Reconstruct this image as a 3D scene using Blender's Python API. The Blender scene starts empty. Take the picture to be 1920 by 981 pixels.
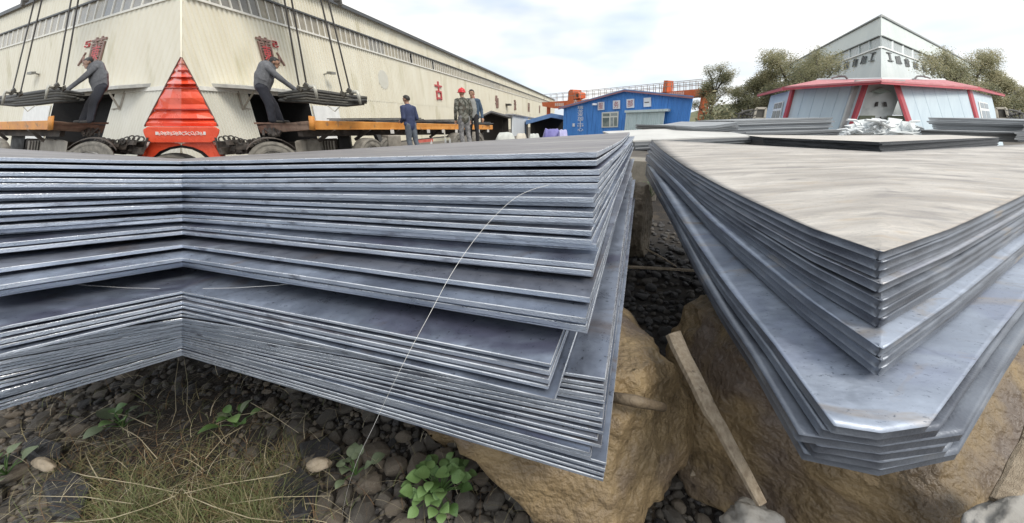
import bpy, bmesh, math, random
from mathutils import Vector, Matrix, noise as mn
random.seed(7)
SC = bpy.context.scene
COL = SC.collection
R = math.radians

# ---------------------------------------------------------------- camera
CX, CY, F, H = 1000., 490.5, 634., 1.55          # principal point, focal length in photo pixels, eye height
PITCH = math.atan((490.5 - 225.) / F)
cp, sp = math.cos(PITCH), math.sin(PITCH)
cam = bpy.data.cameras.new('camera'); camo = bpy.data.objects.new('camera', cam); COL.objects.link(camo)
cam.sensor_width = 36.; cam.lens = F / 1920. * 36.; cam.shift_x = -(CX - 960.) / 1920.
cam.clip_start = .02; cam.clip_end = 3000.
camo.location = (0, 0, H); camo.rotation_euler = (R(90) - PITCH, 0, 0)
SC.camera = camo

# ---------------------------------------------------------------- sky, sun, exposure
SUN_EL, SUN_AZ = R(48), R(125)                     # azimuth measured from +Y towards +X
w = bpy.data.worlds.new('World'); SC.world = w; w.use_nodes = True
nt = w.node_tree; nd = nt.nodes; lk = nt.links; nd.clear()
def N(t, **k):
    n = nd.new(t)
    for a, b in k.items(): setattr(n, a, b)
    return n
out = N('ShaderNodeOutputWorld'); bg = N('ShaderNodeBackground'); bg.inputs[1].default_value = .085
sky = N('ShaderNodeTexSky', sky_type='NISHITA', sun_disc=False, sun_elevation=SUN_EL, sun_rotation=SUN_AZ)
sky.air_density = 1.0; sky.dust_density = 2.2; sky.ozone_density = 1.6
tc = N('ShaderNodeTexCoord'); mp_ = N('ShaderNodeMapping'); mp_.inputs['Scale'].default_value = (1.0, 1.0, 3.2)
mp_.inputs['Location'].default_value = (.35, .2, .1)
nz = N('ShaderNodeTexNoise'); nz.inputs['Scale'].default_value = 2.3; nz.inputs['Detail'].default_value = 4; nz.inputs['Roughness'].default_value = .55
rp = N('ShaderNodeValToRGB'); rp.color_ramp.elements[0].position = .33; rp.color_ramp.elements[1].position = .52
rp.color_ramp.elements[0].color = (.62, .62, .62, 1); rp.color_ramp.elements[1].color = (1, 1, 1, 1)
nz2 = N('ShaderNodeTexNoise'); nz2.inputs['Scale'].default_value = 4.5; nz2.inputs['Detail'].default_value = 3
rp2 = N('ShaderNodeValToRGB'); rp2.color_ramp.elements[0].position = .30; rp2.color_ramp.elements[1].position = .62
rp2.color_ramp.elements[0].color = (5.3, 5.95, 6.7, 1); rp2.color_ramp.elements[1].color = (7.1, 7.0, 6.75, 1)
mx = N('ShaderNodeMix', data_type='RGBA')
lk.new(tc.outputs['Generated'], mp_.inputs[0]); lk.new(mp_.outputs[0], nz.inputs['Vector']); lk.new(mp_.outputs[0], nz2.inputs['Vector'])
lk.new(nz.outputs['Fac'], rp.inputs[0]); lk.new(nz2.outputs['Fac'], rp2.inputs[0])
lk.new(rp.outputs[0], mx.inputs['Factor']); lk.new(sky.outputs[0], mx.inputs['A']); lk.new(rp2.outputs[0], mx.inputs['B'])
lk.new(mx.outputs['Result'], bg.inputs[0]); lk.new(bg.outputs[0], out.inputs[0])
sl_ = bpy.data.lights.new('sun', 'SUN'); sl_.energy = 1.2; sl_.angle = R(22); sl_.color = (1, .93, .82)
so = bpy.data.objects.new('sun', sl_); COL.objects.link(so); so.location = (20, 10, 30)
sd = Vector((math.sin(SUN_AZ) * math.cos(SUN_EL), math.cos(SUN_AZ) * math.cos(SUN_EL), math.sin(SUN_EL)))
so.rotation_euler = sd.to_track_quat('Z', 'Y').to_euler()
SC.view_settings.view_transform = 'Standard'; SC.view_settings.look = 'None'
SC.view_settings.exposure = 1.0; SC.view_settings.gamma = 1.; SC.view_settings.use_curve_mapping = False
try:
    SC.cycles.use_denoising = True; SC.cycles.max_bounces = 6; SC.cycles.transparent_max_bounces = 6
except Exception: pass

# ---------------------------------------------------------------- survey helpers: photo pixel + distance -> place in the yard
def ray(u, v):
    a = (u - CX) / F; b = (v - CY) / F
    return (a, cp - b * sp, -sp - b * cp)
def atY(u, v, Y):
    r = ray(u, v); k = Y / r[1]
    return Vector((r[0] * k, Y, H + r[2] * k))
def atz(u, v, z):
    r = ray(u, v); k = (z - H) / r[2]
    return Vector((r[0] * k, r[1] * k, z))
def slope(u, v):
    r = ray(u, v); return -r[2] / r[1]
def atD(u, v, D):                                 # D = metres below eye level
    return atz(u, v, H - D)
def twin(axis):                                   # the yard is built twice, left and right of a fold: place of the twin point
    k = (axis - CX) / F
    def f(p):
        p = Vector(p); d = p.y * cp - (p.z - H) * sp
        return Vector((2 * k * d - p.x, p.y, p.z))
    return f
TL = twin(340.); TR = twin(1652.)
ID = lambda p: Vector(p)
def lerp(a, b, t): return a + (b - a) * t

# ---------------------------------------------------------------- object helpers
WLOC = {}
def link(name, mesh, parent=None, loc=None):
    o = bpy.data.objects.new(name, mesh); COL.objects.link(o)
    if loc is not None: o.location = loc
    if parent is not None:
        o.parent = parent
        o.matrix_parent_inverse = Matrix.Translation(-WLOC.get(parent.name, Vector()))
    WLOC[o.name] = Vector(loc) if loc is not None else Vector()
    return o
def tag(o, label=None, cat=None, group=None, kind=None):
    if label: o['label'] = label
    if cat: o['category'] = cat
    if group: o['group'] = group
    if kind: o['kind'] = kind
    return o
def thing(name, loc, label, cat, group=None):
    o = link(name, None, None, Vector(loc)); o.empty_display_size = .2
    return tag(o, label, cat, group)
class MB:
    def __init__(s, f=None): s.v = []; s.f = []; s.m = []; s.fn = f
    def add(s, vs, fs, mi=0):
        b = len(s.v); s.v += [Vector(p) for p in vs]
        for q in fs: s.f.append([b + i for i in q]); s.m.append(mi)
    def prism(s, pts, vec, mi=0):
        n = len(pts); vec = Vector(vec); p = [Vector(q) for q in pts]
        s.add(p + [q + vec for q in p], [list(range(n))[::-1], list(range(n, 2 * n))] + [[i, (i + 1) % n, n + (i + 1) % n, n + i] for i in range(n)], mi)
    def hexa(s, a, b, mi=0):                      # two opposite quads
        s.add(list(a) + list(b), [[3, 2, 1, 0], [4, 5, 6, 7]] + [[i, (i + 1) % 4, 4 + (i + 1) % 4, 4 + i] for i in range(4)], mi)
    def box(s, c, sx, sy, sz, ex=(1, 0, 0), ey=(0, 1, 0), ez=(0, 0, 1), mi=0):
        c = Vector(c); ex = Vector(ex) * sx / 2; ey = Vector(ey) * sy / 2; ez = Vector(ez) * sz / 2
        q = [c - ex - ey, c + ex - ey, c + ex + ey, c - ex + ey]
        s.hexa([p - ez for p in q], [p + ez for p in q], mi)
    def bar(s, a, b, wd, ht, up=(0, 0, 1), mi=0):  # square bar from a to b
        a = Vector(a); b = Vector(b); d = (b - a).normalized(); up = Vector(up)
        sd_ = d.cross(up)
        if sd_.length < 1e-4: sd_ = d.cross(Vector((1, 0, 0)))
        sd_.normalize(); up = sd_.cross(d).normalized()
        x = sd_ * wd / 2; y = up * ht / 2
        s.hexa([a - x - y, a + x - y, a + x + y, a - x + y], [b - x - y, b + x - y, b + x + y, b - x + y], mi)
    def tube(s, pts, rad, n=8, mi=0, cap=True):
        pts = [Vector(p) for p in pts]
        if not isinstance(rad, (list, tuple)): rad = [rad] * len(pts)
        ref = None; vs = []
        for i, p in enumerate(pts):
            d = (pts[min(i + 1, len(pts) - 1)] - pts[max(i - 1, 0)]).normalized()
            if ref is None: ref = d.orthogonal().normalized()
            ref = (ref - d * ref.dot(d)).normalized(); q = d.cross(ref)
            for k in range(n):
                a = 2 * math.pi * k / n
                vs.append(p + (ref * math.cos(a) + q * math.sin(a)) * rad[i])
        fs = []
        for i in range(len(pts) - 1):
            for k in range(n):
                fs.append([i * n + k, i * n + (k + 1) % n, (i + 1) * n + (k + 1) % n, (i + 1) * n + k])
        if cap:
            fs.append(list(range(n))[::-1]); fs.append([(len(pts) - 1) * n + k for k in range(n)])
        s.add(vs, fs, mi)
    def lathe(s, c, ax, prof, n=20, mi=0):         # prof: (along axis, radius)
        c = Vector(c); ax = Vector(ax).normalized(); x = ax.orthogonal().normalized(); y = ax.cross(x); vs = []; fs = []
        for h, r in prof:
            for k in range(n):
                a = 2 * math.pi * k / n; vs.append(c + ax * h + (x * math.cos(a) + y * math.sin(a)) * r)
        m = len(prof)
        for i in range(m - 1):
            for k in range(n): fs.append([i * n + k, i * n + (k + 1) % n, (i + 1) * n + (k + 1) % n, (i + 1) * n + k])
        fs.append(list(range(n))[::-1]); fs.append([(m - 1) * n + k for k in range(n)])
        s.add(vs, fs, mi)
    def blob(s, c, rx, ry, rz, sub=2, amp=.15, sc=1.5, seed=0, mi=0, rot=None):
        bm = bmesh.new(); bmesh.ops.create_icosphere(bm, subdivisions=sub, radius=1)
        vs = []
        for v in bm.verts:
            p = v.co.copy(); q = p * sc + Vector((seed * 7.3, seed * 3.1, seed))
            p *= 1 + amp * mn.fractal(q, 1., 2., 4)
            p = Vector((p.x * rx, p.y * ry, p.z * rz))
            if rot: p = rot @ p
            vs.append(p + Vector(c))
        s.add(vs, [[v.index for v in f.verts] for f in bm.faces], mi); bm.free()
    def build(s, name, mats, parent=None, label=None, cat=None, group=None, kind=None, smooth=False, bevel=0, normals=True):
        vs = [s.fn(p) for p in s.v] if s.fn else s.v
        if not isinstance(mats, (list, tuple)): mats = [mats]
        loc = None
        if parent is None:
            xs = [p.x for p in vs]; ys = [p.y for p in vs]; zs = [p.z for p in vs]
            loc = Vector(((min(xs) + max(xs)) / 2, (min(ys) + max(ys)) / 2, min(zs)))
            vs = [p - loc for p in vs]
        me = bpy.data.meshes.new(name); me.from_pydata([tuple(p) for p in vs], [], s.f)
        for m in mats: me.materials.append(m)
        if len(mats) > 1: me.polygons.foreach_set('material_index', s.m)
        if normals or bevel:
            bm = bmesh.new(); bm.from_mesh(me)
            bmesh.ops.recalc_face_normals(bm, faces=bm.faces)
            if bevel:
                es = [e for e in bm.edges if len(e.link_faces) == 2 and e.calc_face_angle(0) > .6]
                try: bmesh.ops.bevel(bm, geom=es, offset=bevel, segments=1, affect='EDGES', clamp_overlap=True)
                except Exception: pass
            bm.to_mesh(me); bm.free()
        if smooth: me.polygons.foreach_set('use_smooth', [True] * len(me.polygons))
        me.update()
        o = link(name, me, parent, loc)
        return tag(o, label, cat, group, kind)

# ---------------------------------------------------------------- materials
def mat(name, c1, c2=None, scale=4., rough=.6, metal=0., bump=0., bscale=40., stretch=(1, 1, 1), lo=.35, hi=.65, c3=None, s3=1.5, t3=.6, spec=.5, rvar=.1, coat=0., detail=6):
    m = bpy.data.materials.new(name); m.use_nodes = True; t = m.node_tree; n = t.nodes; b = n['Principled BSDF']
    def I(k, v):
        if k in b.inputs: b.inputs[k].default_value = v
    I('Roughness', rough); I('Metallic', metal); I('Specular IOR Level', spec); I('Coat Weight', coat)
    c2 = c2 or tuple(x * .8 for x in c1)
    co = n.new('ShaderNodeTexCoord'); mp = n.new('ShaderNodeMapping'); mp.inputs['Scale'].default_value = stretch
    pass
    oi = n.new('ShaderNodeObjectInfo'); vm = n.new('ShaderNodeVectorMath'); vm.operation = 'MULTIPLY_ADD'; cx_ = n.new('ShaderNodeCombineXYZ')
    for q_ in range(3): t.links.new(oi.outputs['Random'], cx_.inputs[q_])
    vm.inputs[1].default_value = (37., 53., 71.); t.links.new(cx_.outputs[0], vm.inputs[0]); t.links.new(co.outputs['Object'], vm.inputs[2]); t.links.new(vm.outputs[0], mp.inputs[0])
    nz = n.new('ShaderNodeTexNoise'); nz.inputs['Scale'].default_value = scale; nz.inputs['Detail'].default_value = detail; nz.inputs['Roughness'].default_value = .6
    t.links.new(mp.outputs[0], nz.inputs['Vector'])
    rp = n.new('ShaderNodeValToRGB'); e = rp.color_ramp.elements
    e[0].position = lo; e[1].position = hi; e[0].color = (*c1, 1); e[1].color = (*c2, 1)
    t.links.new(nz.outputs['Fac'], rp.inputs[0]); last = rp.outputs[0]
    if c3:
        n3 = n.new('ShaderNodeTexNoise'); n3.inputs['Scale'].default_value = s3; n3.inputs['Detail'].default_value = 5
        t.links.new(mp.outputs[0], n3.inputs['Vector'])
        r3 = n.new('ShaderNodeValToRGB'); r3.color_ramp.elements[0].position = t3; r3.color_ramp.elements[1].position = t3 + .12
        r3.color_ramp.elements[0].color = (0, 0, 0, 1); r3.color_ramp.elements[1].color = (1, 1, 1, 1)
        mx = n.new('ShaderNodeMix'); mx.data_type = 'RGBA'; mx.inputs['B'].default_value = (*c3, 1)
        t.links.new(n3.outputs['Fac'], r3.inputs[0]); t.links.new(r3.outputs[0], mx.inputs['Factor']); t.links.new(last, mx.inputs['A']); last = mx.outputs['Result']
    t.links.new(last, b.inputs['Base Color'])
    if rvar:
        mr = n.new('ShaderNodeMapRange'); mr.inputs['To Min'].default_value = max(.05, rough - rvar); mr.inputs['To Max'].default_value = min(1, rough + rvar)
        mr.inputs['From Min'].default_value = .3; mr.inputs['From Max'].default_value = .7
        t.links.new(nz.outputs['Fac'], mr.inputs[0]); t.links.new(mr.outputs[0], b.inputs['Roughness'])
    if bump:
        nb = n.new('ShaderNodeTexNoise'); nb.inputs['Scale'].default_value = bscale; nb.inputs['Detail'].default_value = 4
        t.links.new(mp.outputs[0], nb.inputs['Vector'])
        bu = n.new('ShaderNodeBump'); bu.inputs['Strength'].default_value = bump; bu.inputs['Distance'].default_value = .02
        t.links.new(nb.outputs['Fac'], bu.inputs['Height']); t.links.new(bu.outputs[0], b.inputs['Normal'])
    return m
def plain(name, c, rough=.6, metal=0., **k): return mat(name, c, tuple(min(1, x * 1.18) for x in c), 6., rough, metal, **k)

def mill(name, ca, cb, brown, tint, rough, metal, stretch=(1, 1, 1)):
    m = bpy.data.materials.new(name); m.use_nodes = True; t = m.node_tree; n = t.nodes; b = n['Principled BSDF']; b.inputs['Metallic'].default_value = metal
    co = n.new('ShaderNodeTexCoord'); mp = n.new('ShaderNodeMapping'); mp.inputs['Scale'].default_value = stretch
    oi = n.new('ShaderNodeObjectInfo'); vm = n.new('ShaderNodeVectorMath'); vm.operation = 'MULTIPLY_ADD'; cx_ = n.new('ShaderNodeCombineXYZ')
    for q_ in range(3): t.links.new(oi.outputs['Random'], cx_.inputs[q_])
    vm.inputs[1].default_value = (37., 53., 71.); t.links.new(cx_.outputs[0], vm.inputs[0]); t.links.new(co.outputs['Object'], vm.inputs[2]); t.links.new(vm.outputs[0], mp.inputs[0])
    def nz(s, d, r=.6, dist=0.):
        q = n.new('ShaderNodeTexNoise'); q.inputs['Scale'].default_value = s; q.inputs['Detail'].default_value = d; q.inputs['Roughness'].default_value = r; q.inputs['Distortion'].default_value = dist; t.links.new(mp.outputs[0], q.inputs['Vector']); return q.outputs['Fac']
    def ramp(f, p0, p1, c0=(0, 0, 0), c1=(1, 1, 1)):
        q = n.new('ShaderNodeValToRGB'); e = q.color_ramp.elements; e[0].position = p0; e[1].position = p1; e[0].color = (*c0, 1); e[1].color = (*c1, 1); t.links.new(f, q.inputs[0]); return q.outputs[0]
    def mix(f, a, c, mode='MIX', k=None):
        q = n.new('ShaderNodeMix'); q.data_type = 'RGBA'; q.blend_type = mode
        if f is None: q.inputs['Factor'].default_value = k
        else: t.links.new(f, q.inputs['Factor'])
        t.links.new(a, q.inputs['A'])
        if isinstance(c, tuple): q.inputs['B'].default_value = (*c, 1)
        else: t.links.new(c, q.inputs['B'])
        return q.outputs['Result']
    base = ramp(nz(1.6, 3), .34, .66, ca, cb)
    base = mix(ramp(nz(2.3, 4, .55, .8), .54, .66), base, tint)
    base = mix(ramp(nz(3.1, 6, .6, 1.2), .58, .74), base, brown)
    pr_ = n.new('ShaderNodeMapRange'); pr_.inputs['From Min'].default_value = .45; pr_.inputs['From Max'].default_value = 1.; pr_.inputs['To Max'].default_value = .45; t.links.new(oi.outputs['Random'], pr_.inputs[0]); base = mix(pr_.outputs[0], base, brown)
    mott = nz(14, 9, .72); base = mix(None, base, ramp(mott, .30, .70, (.68, .68, .70), (1.2, 1.2, 1.19)), 'MULTIPLY', .75)
    spk = nz(70, 5, .7); base = mix(ramp(spk, .60, .68), base, tuple(x * .45 for x in ca))
    w = n.new('ShaderNodeTexWave'); w.inputs['Scale'].default_value = 1.1; w.inputs['Distortion'].default_value = 9; w.inputs['Detail'].default_value = 4; w.inputs['Detail Scale'].default_value = 1.6; t.links.new(mp.outputs[0], w.inputs['Vector'])
    base = mix(ramp(w.outputs['Fac'], .97, .998, (0, 0, 0), (.16, .16, .16)), base, tuple(x * .4 for x in ca))
    t.links.new(base, b.inputs['Base Color'])
    mr = n.new('ShaderNodeMapRange'); mr.inputs['From Min'].default_value = .3; mr.inputs['From Max'].default_value = .7; mr.inputs['To Min'].default_value = rough - .14; mr.inputs['To Max'].default_value = rough + .18; t.links.new(mott, mr.inputs[0]); t.links.new(mr.outputs[0], b.inputs['Roughness'])
    bu = n.new('ShaderNodeBump'); bu.inputs['Strength'].default_value = .18; bu.inputs['Distance'].default_value = .004; t.links.new(mott, bu.inputs['Height']); t.links.new(bu.outputs[0], b.inputs['Normal'])
    return m
steel = mill('steel_plate_face', (.135, .16, .215), (.37, .425, .53), (.20, .165, .15), (.155, .165, .24), .35, .62)
steel_edge = mat('steel_cut_edge', (.36, .42, .51), (.62, .68, .78), 5., .38, .6, .25, 160, (1, 1, 2), .3, .7, c3=(.12, .13, .17), s3=6, t3=.60, rvar=.12)
steel_burr = mat('bare_steel_burr', (.58, .61, .66), (.80, .82, .85), 14., .28, .7, .2, 200, (1, 1, 1), .4, .6, c3=(.20, .21, .24), s3=7, t3=.60, rvar=.1)
steel_top = mill('weathered_steel_top', (.155, .145, .15), (.29, .275, .28), (.22, .18, .15), (.33, .315, .30), .5, .3, (.45, 2.4, 1))
steel_dusty = mill('dusty_steel_top', (.31, .295, .28), (.60, .58, .545), (.44, .37, .29), (.23, .225, .23), .5, .12, (.9, 4.2, 1))
steel_r = mat('dark_rolled_steel', (.085, .095, .12), (.25, .28, .33), 3., .38, .5, .1, 120, (1, 1, 1), .32, .68, c3=(.28, .25, .22), s3=3, t3=.62)
steel_r_face = mill('rolled_steel_face', (.23, .27, .345), (.40, .455, .55), (.33, .29, .25), (.27, .31, .41), .42, .35, (.8, 1.8, 1))

# ---------------------------------------------------------------- ground
def ground_z(x, y):
    d = math.hypot(x, y)
    return (mn.noise(Vector((x * 1.3, y * 1.3, 0))) * .035 + mn.noise(Vector((x * 4, y * 4, 3))) * .012) * min(1, 3 / (d + .1)) - .02
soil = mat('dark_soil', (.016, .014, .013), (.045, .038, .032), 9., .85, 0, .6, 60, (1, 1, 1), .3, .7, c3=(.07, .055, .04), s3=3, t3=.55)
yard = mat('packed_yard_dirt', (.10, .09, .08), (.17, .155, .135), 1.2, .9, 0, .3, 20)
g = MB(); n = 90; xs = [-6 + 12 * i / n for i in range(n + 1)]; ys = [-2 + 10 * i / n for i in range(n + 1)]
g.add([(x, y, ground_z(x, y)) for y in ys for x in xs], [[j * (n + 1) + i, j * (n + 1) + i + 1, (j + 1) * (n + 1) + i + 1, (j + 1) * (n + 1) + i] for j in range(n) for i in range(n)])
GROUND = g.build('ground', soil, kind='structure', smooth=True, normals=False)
g = MB(); g.add([(-900, -300, -.10), (900, -300, -.10), (900, 1500, -.10), (-900, 1500, -.10)], [[0, 1, 2, 3]])
g.build('yard_ground', yard, kind='structure', normals=False)

# ---------------------------------------------------------------- big folded steel plates
def curve(pts, t):
    k = t * (len(pts) - 1); i = min(int(k), len(pts) - 2); return lerp(pts[i], pts[i + 1], k - i)
def plate(name, axis, edge, th, tw, smin, label, cat, group, mats, ns=26, nl=16, ntt=10, cham=.0016, rough=.0012, seed=0, wav=.0015, sag=0., round_=False, rc=.22):
    """axis, edge: poly-lines from the near to the far side along the fold and along the outer edge; the twin wing is cut at smin"""
    srow = [-smin * (1 - i / nl) for i in range(nl)] + [i / ns for i in range(ns + 1)]
    trow = [(j / ntt) ** 1.6 for j in range(ntt + 1)]
    G = []
    for t in trow:
        row = []
        a = curve(axis, t); e = curve(edge, t)
        for s in srow:
            p = lerp(a, e, abs(s)); p = p.copy()
            p.z -= sag * 4 * t * (1 - t) * abs(s)
            p.z += wav * mn.noise(Vector((p.x * 2.1, p.y * 2.1, seed * .35)))
            if s < 0: p = tw(p)
            row.append(p)
        G.append(row)
    ni = len(srow); nj = len(trow)
    ring = [(0, i) for i in range(ni)] + [(j, ni - 1) for j in range(1, nj)] + [(nj - 1, i) for i in range(ni - 2, -1, -1)] + [(j, 0) for j in range(nj - 2, 0, -1)]
    # drop coincident points (a pointed tip)
    def nrm(k):
        j, i = ring[k]; p = G[j][i]
        a = G[ring[k - 1][0]][ring[k - 1][1]]; b = G[ring[(k + 1) % len(ring)][0]][ring[(k + 1) % len(ring)][1]]
        d = (b - a); d.z = 0
        if d.length < 1e-6: return Vector((0, -1, 0))
        d.normalize(); return Vector((d.y, -d.x, 0))
    NN = [nrm(k) for k in range(len(ring))]
    c = cham if not round_ else rc * th; vs = []; fs = []; ms = []
    idx = {}
    for j in range(nj):
        for i in range(ni): idx[(j, i)] = len(vs); vs.append(G[j][i].copy())
    ringpos = {}
    rows = [[] for _ in range(5 if round_ else 4)]
    for k, (j, i) in enumerate(ring):
        p = G[j][i]; nv = NN[k]
        jit = rough * mn.fractal(Vector((p.x * 60, p.y * 60, seed * 1.7)), 1, 2, 3)
        vs[idx[(j, i)]] = p - nv * c
        rows[0].append(idx[(j, i)])
        if round_:
            lay = [(-.3 * rc, .10), (.0, .36), (-.2 * rc, .78), (-.8 * rc, 1.)]
        else:
            lay = [(0, .12), (0, .90), (-.0008 / max(c, 1e-5), 1.)]
        for q, (o_, d_) in enumerate(lay):
            rows[q + 1].append(len(vs)); vs.append(p + nv * (o_ * (c if not round_ else th) + jit) - Vector((0, 0, th * d_ if not (q == 0 and not round_) else c)))
    for j in range(nj - 1):
        for i in range(ni - 1):
            fs.append([idx[(j, i)], idx[(j, i + 1)], idx[(j + 1, i + 1)], idx[(j + 1, i)]]); ms.append(0)
    L = len(ring)
    for q in range(len(rows) - 1):
        for k in range(L):
            k2 = (k + 1) % L
            fs.append([rows[q][k2], rows[q][k], rows[q + 1][k], rows[q + 1][k2]]); ms.append(1 if q else 2)
    # underside grid
    b0 = len(vs)
    for j in range(nj):
        for i in range(ni): vs.append(G[j][i] - Vector((0, 0, th)))
    for j in range(nj - 1):
        for i in range(ni - 1):
            fs.append([b0 + j * ni + i, b0 + (j + 1) * ni + i, b0 + (j + 1) * ni + i + 1, b0 + j * ni + i + 1]); ms.append(0)
    m = MB(); m.v = vs; m.f = fs; m.m = ms
    o = m.build(name, mats, None, label, cat, group, normals=False)
    if round_:
        o.data.polygons.foreach_set('use_smooth', [True] * len(o.data.polygons))
    return o
ORD = ['top', 'second', 'third', 'fourth', 'fifth', 'sixth', 'seventh', 'eighth', 'ninth', 'tenth', 'eleventh', 'twelfth', 'thirteenth', 'fourteenth', 'fifteenth', 'sixteenth', 'seventeenth', 'eighteenth', 'nineteenth', 'twentieth'] + ['twenty-' + q for q in ('first', 'second', 'third', 'fourth', 'fifth', 'sixth', 'seventh', 'eighth', 'ninth')]
def nth(i, n):
    if i < 27: return ORD[i] + ('' if i == 0 else ' from the top')
    k = n - 1 - i
    return 'bottom' if k == 0 else ORD[k] + ' from the bottom'

TH = .0142
up = [(1119, 285, .0714, 302.6), (1119, 300.5, .0905, 313), (1124, 318, .112, 327), (1124, 331, .1275, 337), (1121, 344, .144, 345), (1113, 371, .172, 359.6),
      (1113, 398, .203, 371), (1113, 410.6, .2185, 384), (1109, 432.7, .244, 390), (1109, 450, .264, 402), (1119, 458, .2785, 409), (1114, 496, .305, 424), (1109, 508, .3205, 434),
      (1107, 558.5, .352, 459), (1099, 597, .372, 484)]
lo_ = [(1033, 683, 547), (1030, 697, 556), (1029, 711, 565), (1028, 724, 574), (1040, 749, 583), (1135, 711, 590), (1133, 721, 596), (1134, 731, 600), (1132, 742, 604.5), (1134, 752, 608), (1131, 765, 612),
       (1124, 776, 616.5), (1131, 786, 620), (1129, 797, 624), (1132, 811, 628.5), (1121, 822, 632.5), (1128, 836, 637), (1106, 850, 641), (1108, 858, 645), (1137, 869, 650), (1135, 879, 655), (1133, 889, 659.5), (1131, 899, 664)]
D = .45
rows = list(up)
for (u, v, vv) in lo_:
    rows.append((u, v, D, vv)); D += TH + .0003
def v_at(D_, Y):
    s_ = D_ / Y; return CY + F * (s_ * cp - sp) / (cp + s_ * sp)
full = []
for q, (u, v, d, vv) in enumerate(rows):           # recessed sheets that fill the wider gaps
    full.append((u, v, d, vv))
    if q + 1 < len(rows):
        gap = rows[q + 1][2] - d; k_ = 1
        while gap > TH * (k_ + .75) and k_ < (9 if q != 14 else 4):
            d2 = d + TH * k_ + (.003 if k_ == 1 else .001); rec = .018 + .012 * (k_ % 2)
            YC_ = d / slope(u, v) + rec; YV_ = (d + .1136) / slope(340, vv) + rec * 1.6
            full.append((u + 3 * (k_ % 2), v_at(d2, YC_), d2, v_at(d2 + .1136, YV_))); k_ += 1
rows = full
C1 = atD(*rows[0][:3]); F1 = atY(1183, 248, 4.5); V1 = atD(340, rows[0][3], .185); B1 = atY(340, 298, 3.2)
rnd = random.Random(3)
jut = {}
for i, (u, v, d, vv) in enumerate(rows):
    jt = rnd.uniform(-1.6, 1.6) if i > len(rows) - 23 else 0.; C = atD(u, v + jt, d); V = atD(340, vv + jt * .6, d + .1136)
    Fp = C + (F1 - C1) + Vector((rnd.uniform(-.02, .02), rnd.uniform(-.15, .15), 0)); B = V + (B1 - V1)
    lab = ('top steel plate of the big left stack, brownish weathered face' if i == 0 else
           '%ssteel plate, %s in the big left stack' % (jut[i] + ' ' if i in jut else '', nth(i, len(rows))))
    plate('steel_plate', [V, B], [C, Fp], TH - (.0008 if i < len(rows) - 23 else rnd.choice((.0025, .0040, .0058))), TL, .64, lab, 'steel plate', 'folded plates of the big left stack',
          [steel_top if i == 0 else steel, steel_edge, steel_burr], seed=i, sag=.02)

# right stack: pointed plates folding towards the camera
t2 = .0245
tips = [(471, 0), (491, 0), (506, 0), (532, .001), (563, .006), (580, 0), (598, 0), (652, .002), (675, 0), (690, .002)]
D = .276; T1 = atD(1652, 471, D); L1 = atY(1222.5, 262, 4.5); Bk = atY(1652, 285, 3.25)
def on_plane(u, v):                               # meet the upright plane through T1 and L1
    r = Vector(ray(u, v)); nrm_ = Vector((L1.y - T1.y, -(L1.x - T1.x), 0)); o = Vector((0, 0, H))
    k = (T1 - o).dot(nrm_) / r.dot(nrm_); return o + r * k
E1 = [T1] + [on_plane(*q) for q in ((1556, 443), (1460, 399), (1370, 358), (1292, 316), (1245, 284))] + [L1]
def resample(pts, n):
    ln = [0]
    for a, b in zip(pts, pts[1:]): ln.append(ln[-1] + (b - a).length)
    res = []
    for k in range(n + 1):
        x = ln[-1] * k / n; i = 0
        while i < len(pts) - 2 and ln[i + 1] < x: i += 1
        res.append(lerp(pts[i], pts[i + 1], (x - ln[i]) / (ln[i + 1] - ln[i])))
    return res
E1 = resample(E1, 14)
NR = 16
jr = {0: 'pale dusty face', 3: 'bright rounded edge jutting out', 7: 'broad grey rim jutting out', 10: 'wide bare bluish top', 12: 'widest of the low ones'}
k_ = 0
for v, gap in tips:
    D += gap; T = atD(1652, v, D); off = T - T1
    far = Vector((rnd.uniform(-.02, .0), rnd.uniform(-.03, .06), 0))
    w_ = (v - 471) / 184.; Li = L1 + Vector((-.03 * w_, 0, -(D - .276))) + far
    edge = [T]; nrm_ = Vector((Li.y - T.y, -(Li.x - T.x), 0)); oo = Vector((0, 0, H))
    for (ua, va), (ub, vb) in zip(((1556, 443), (1460, 399), (1370, 358), (1292, 316), (1245, 284)), ((1566, 603), (1468, 525), (1395, 466), (1327, 409), (1257, 334))):
        r_ = Vector(ray(ua + (ub - ua) * w_, va + (vb - va) * w_)); kk = (T - oo).dot(nrm_) / r_.dot(nrm_); edge.append(oo + r_ * kk)
    edge.append(Li); edge = resample(edge, 14)
    axis = [T, Bk + off]
    plate('pointed_steel_plate', axis, edge, t2 * .88, TR, 1., 'pointed steel plate, %s in the right stack%s' % (nth(k_, NR), ', ' + jr[k_] if k_ in jr else ''), 'steel plate', 'pointed plates of the right stack',
          [steel_dusty if k_ == 0 else (steel_r_face if k_ in (3, 7) else steel_r), steel_r, steel_r], ns=14, nl=14, ntt=22, seed=50 + k_, round_=True, rough=.0006)
    D += t2; k_ += 1
D += .02
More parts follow.
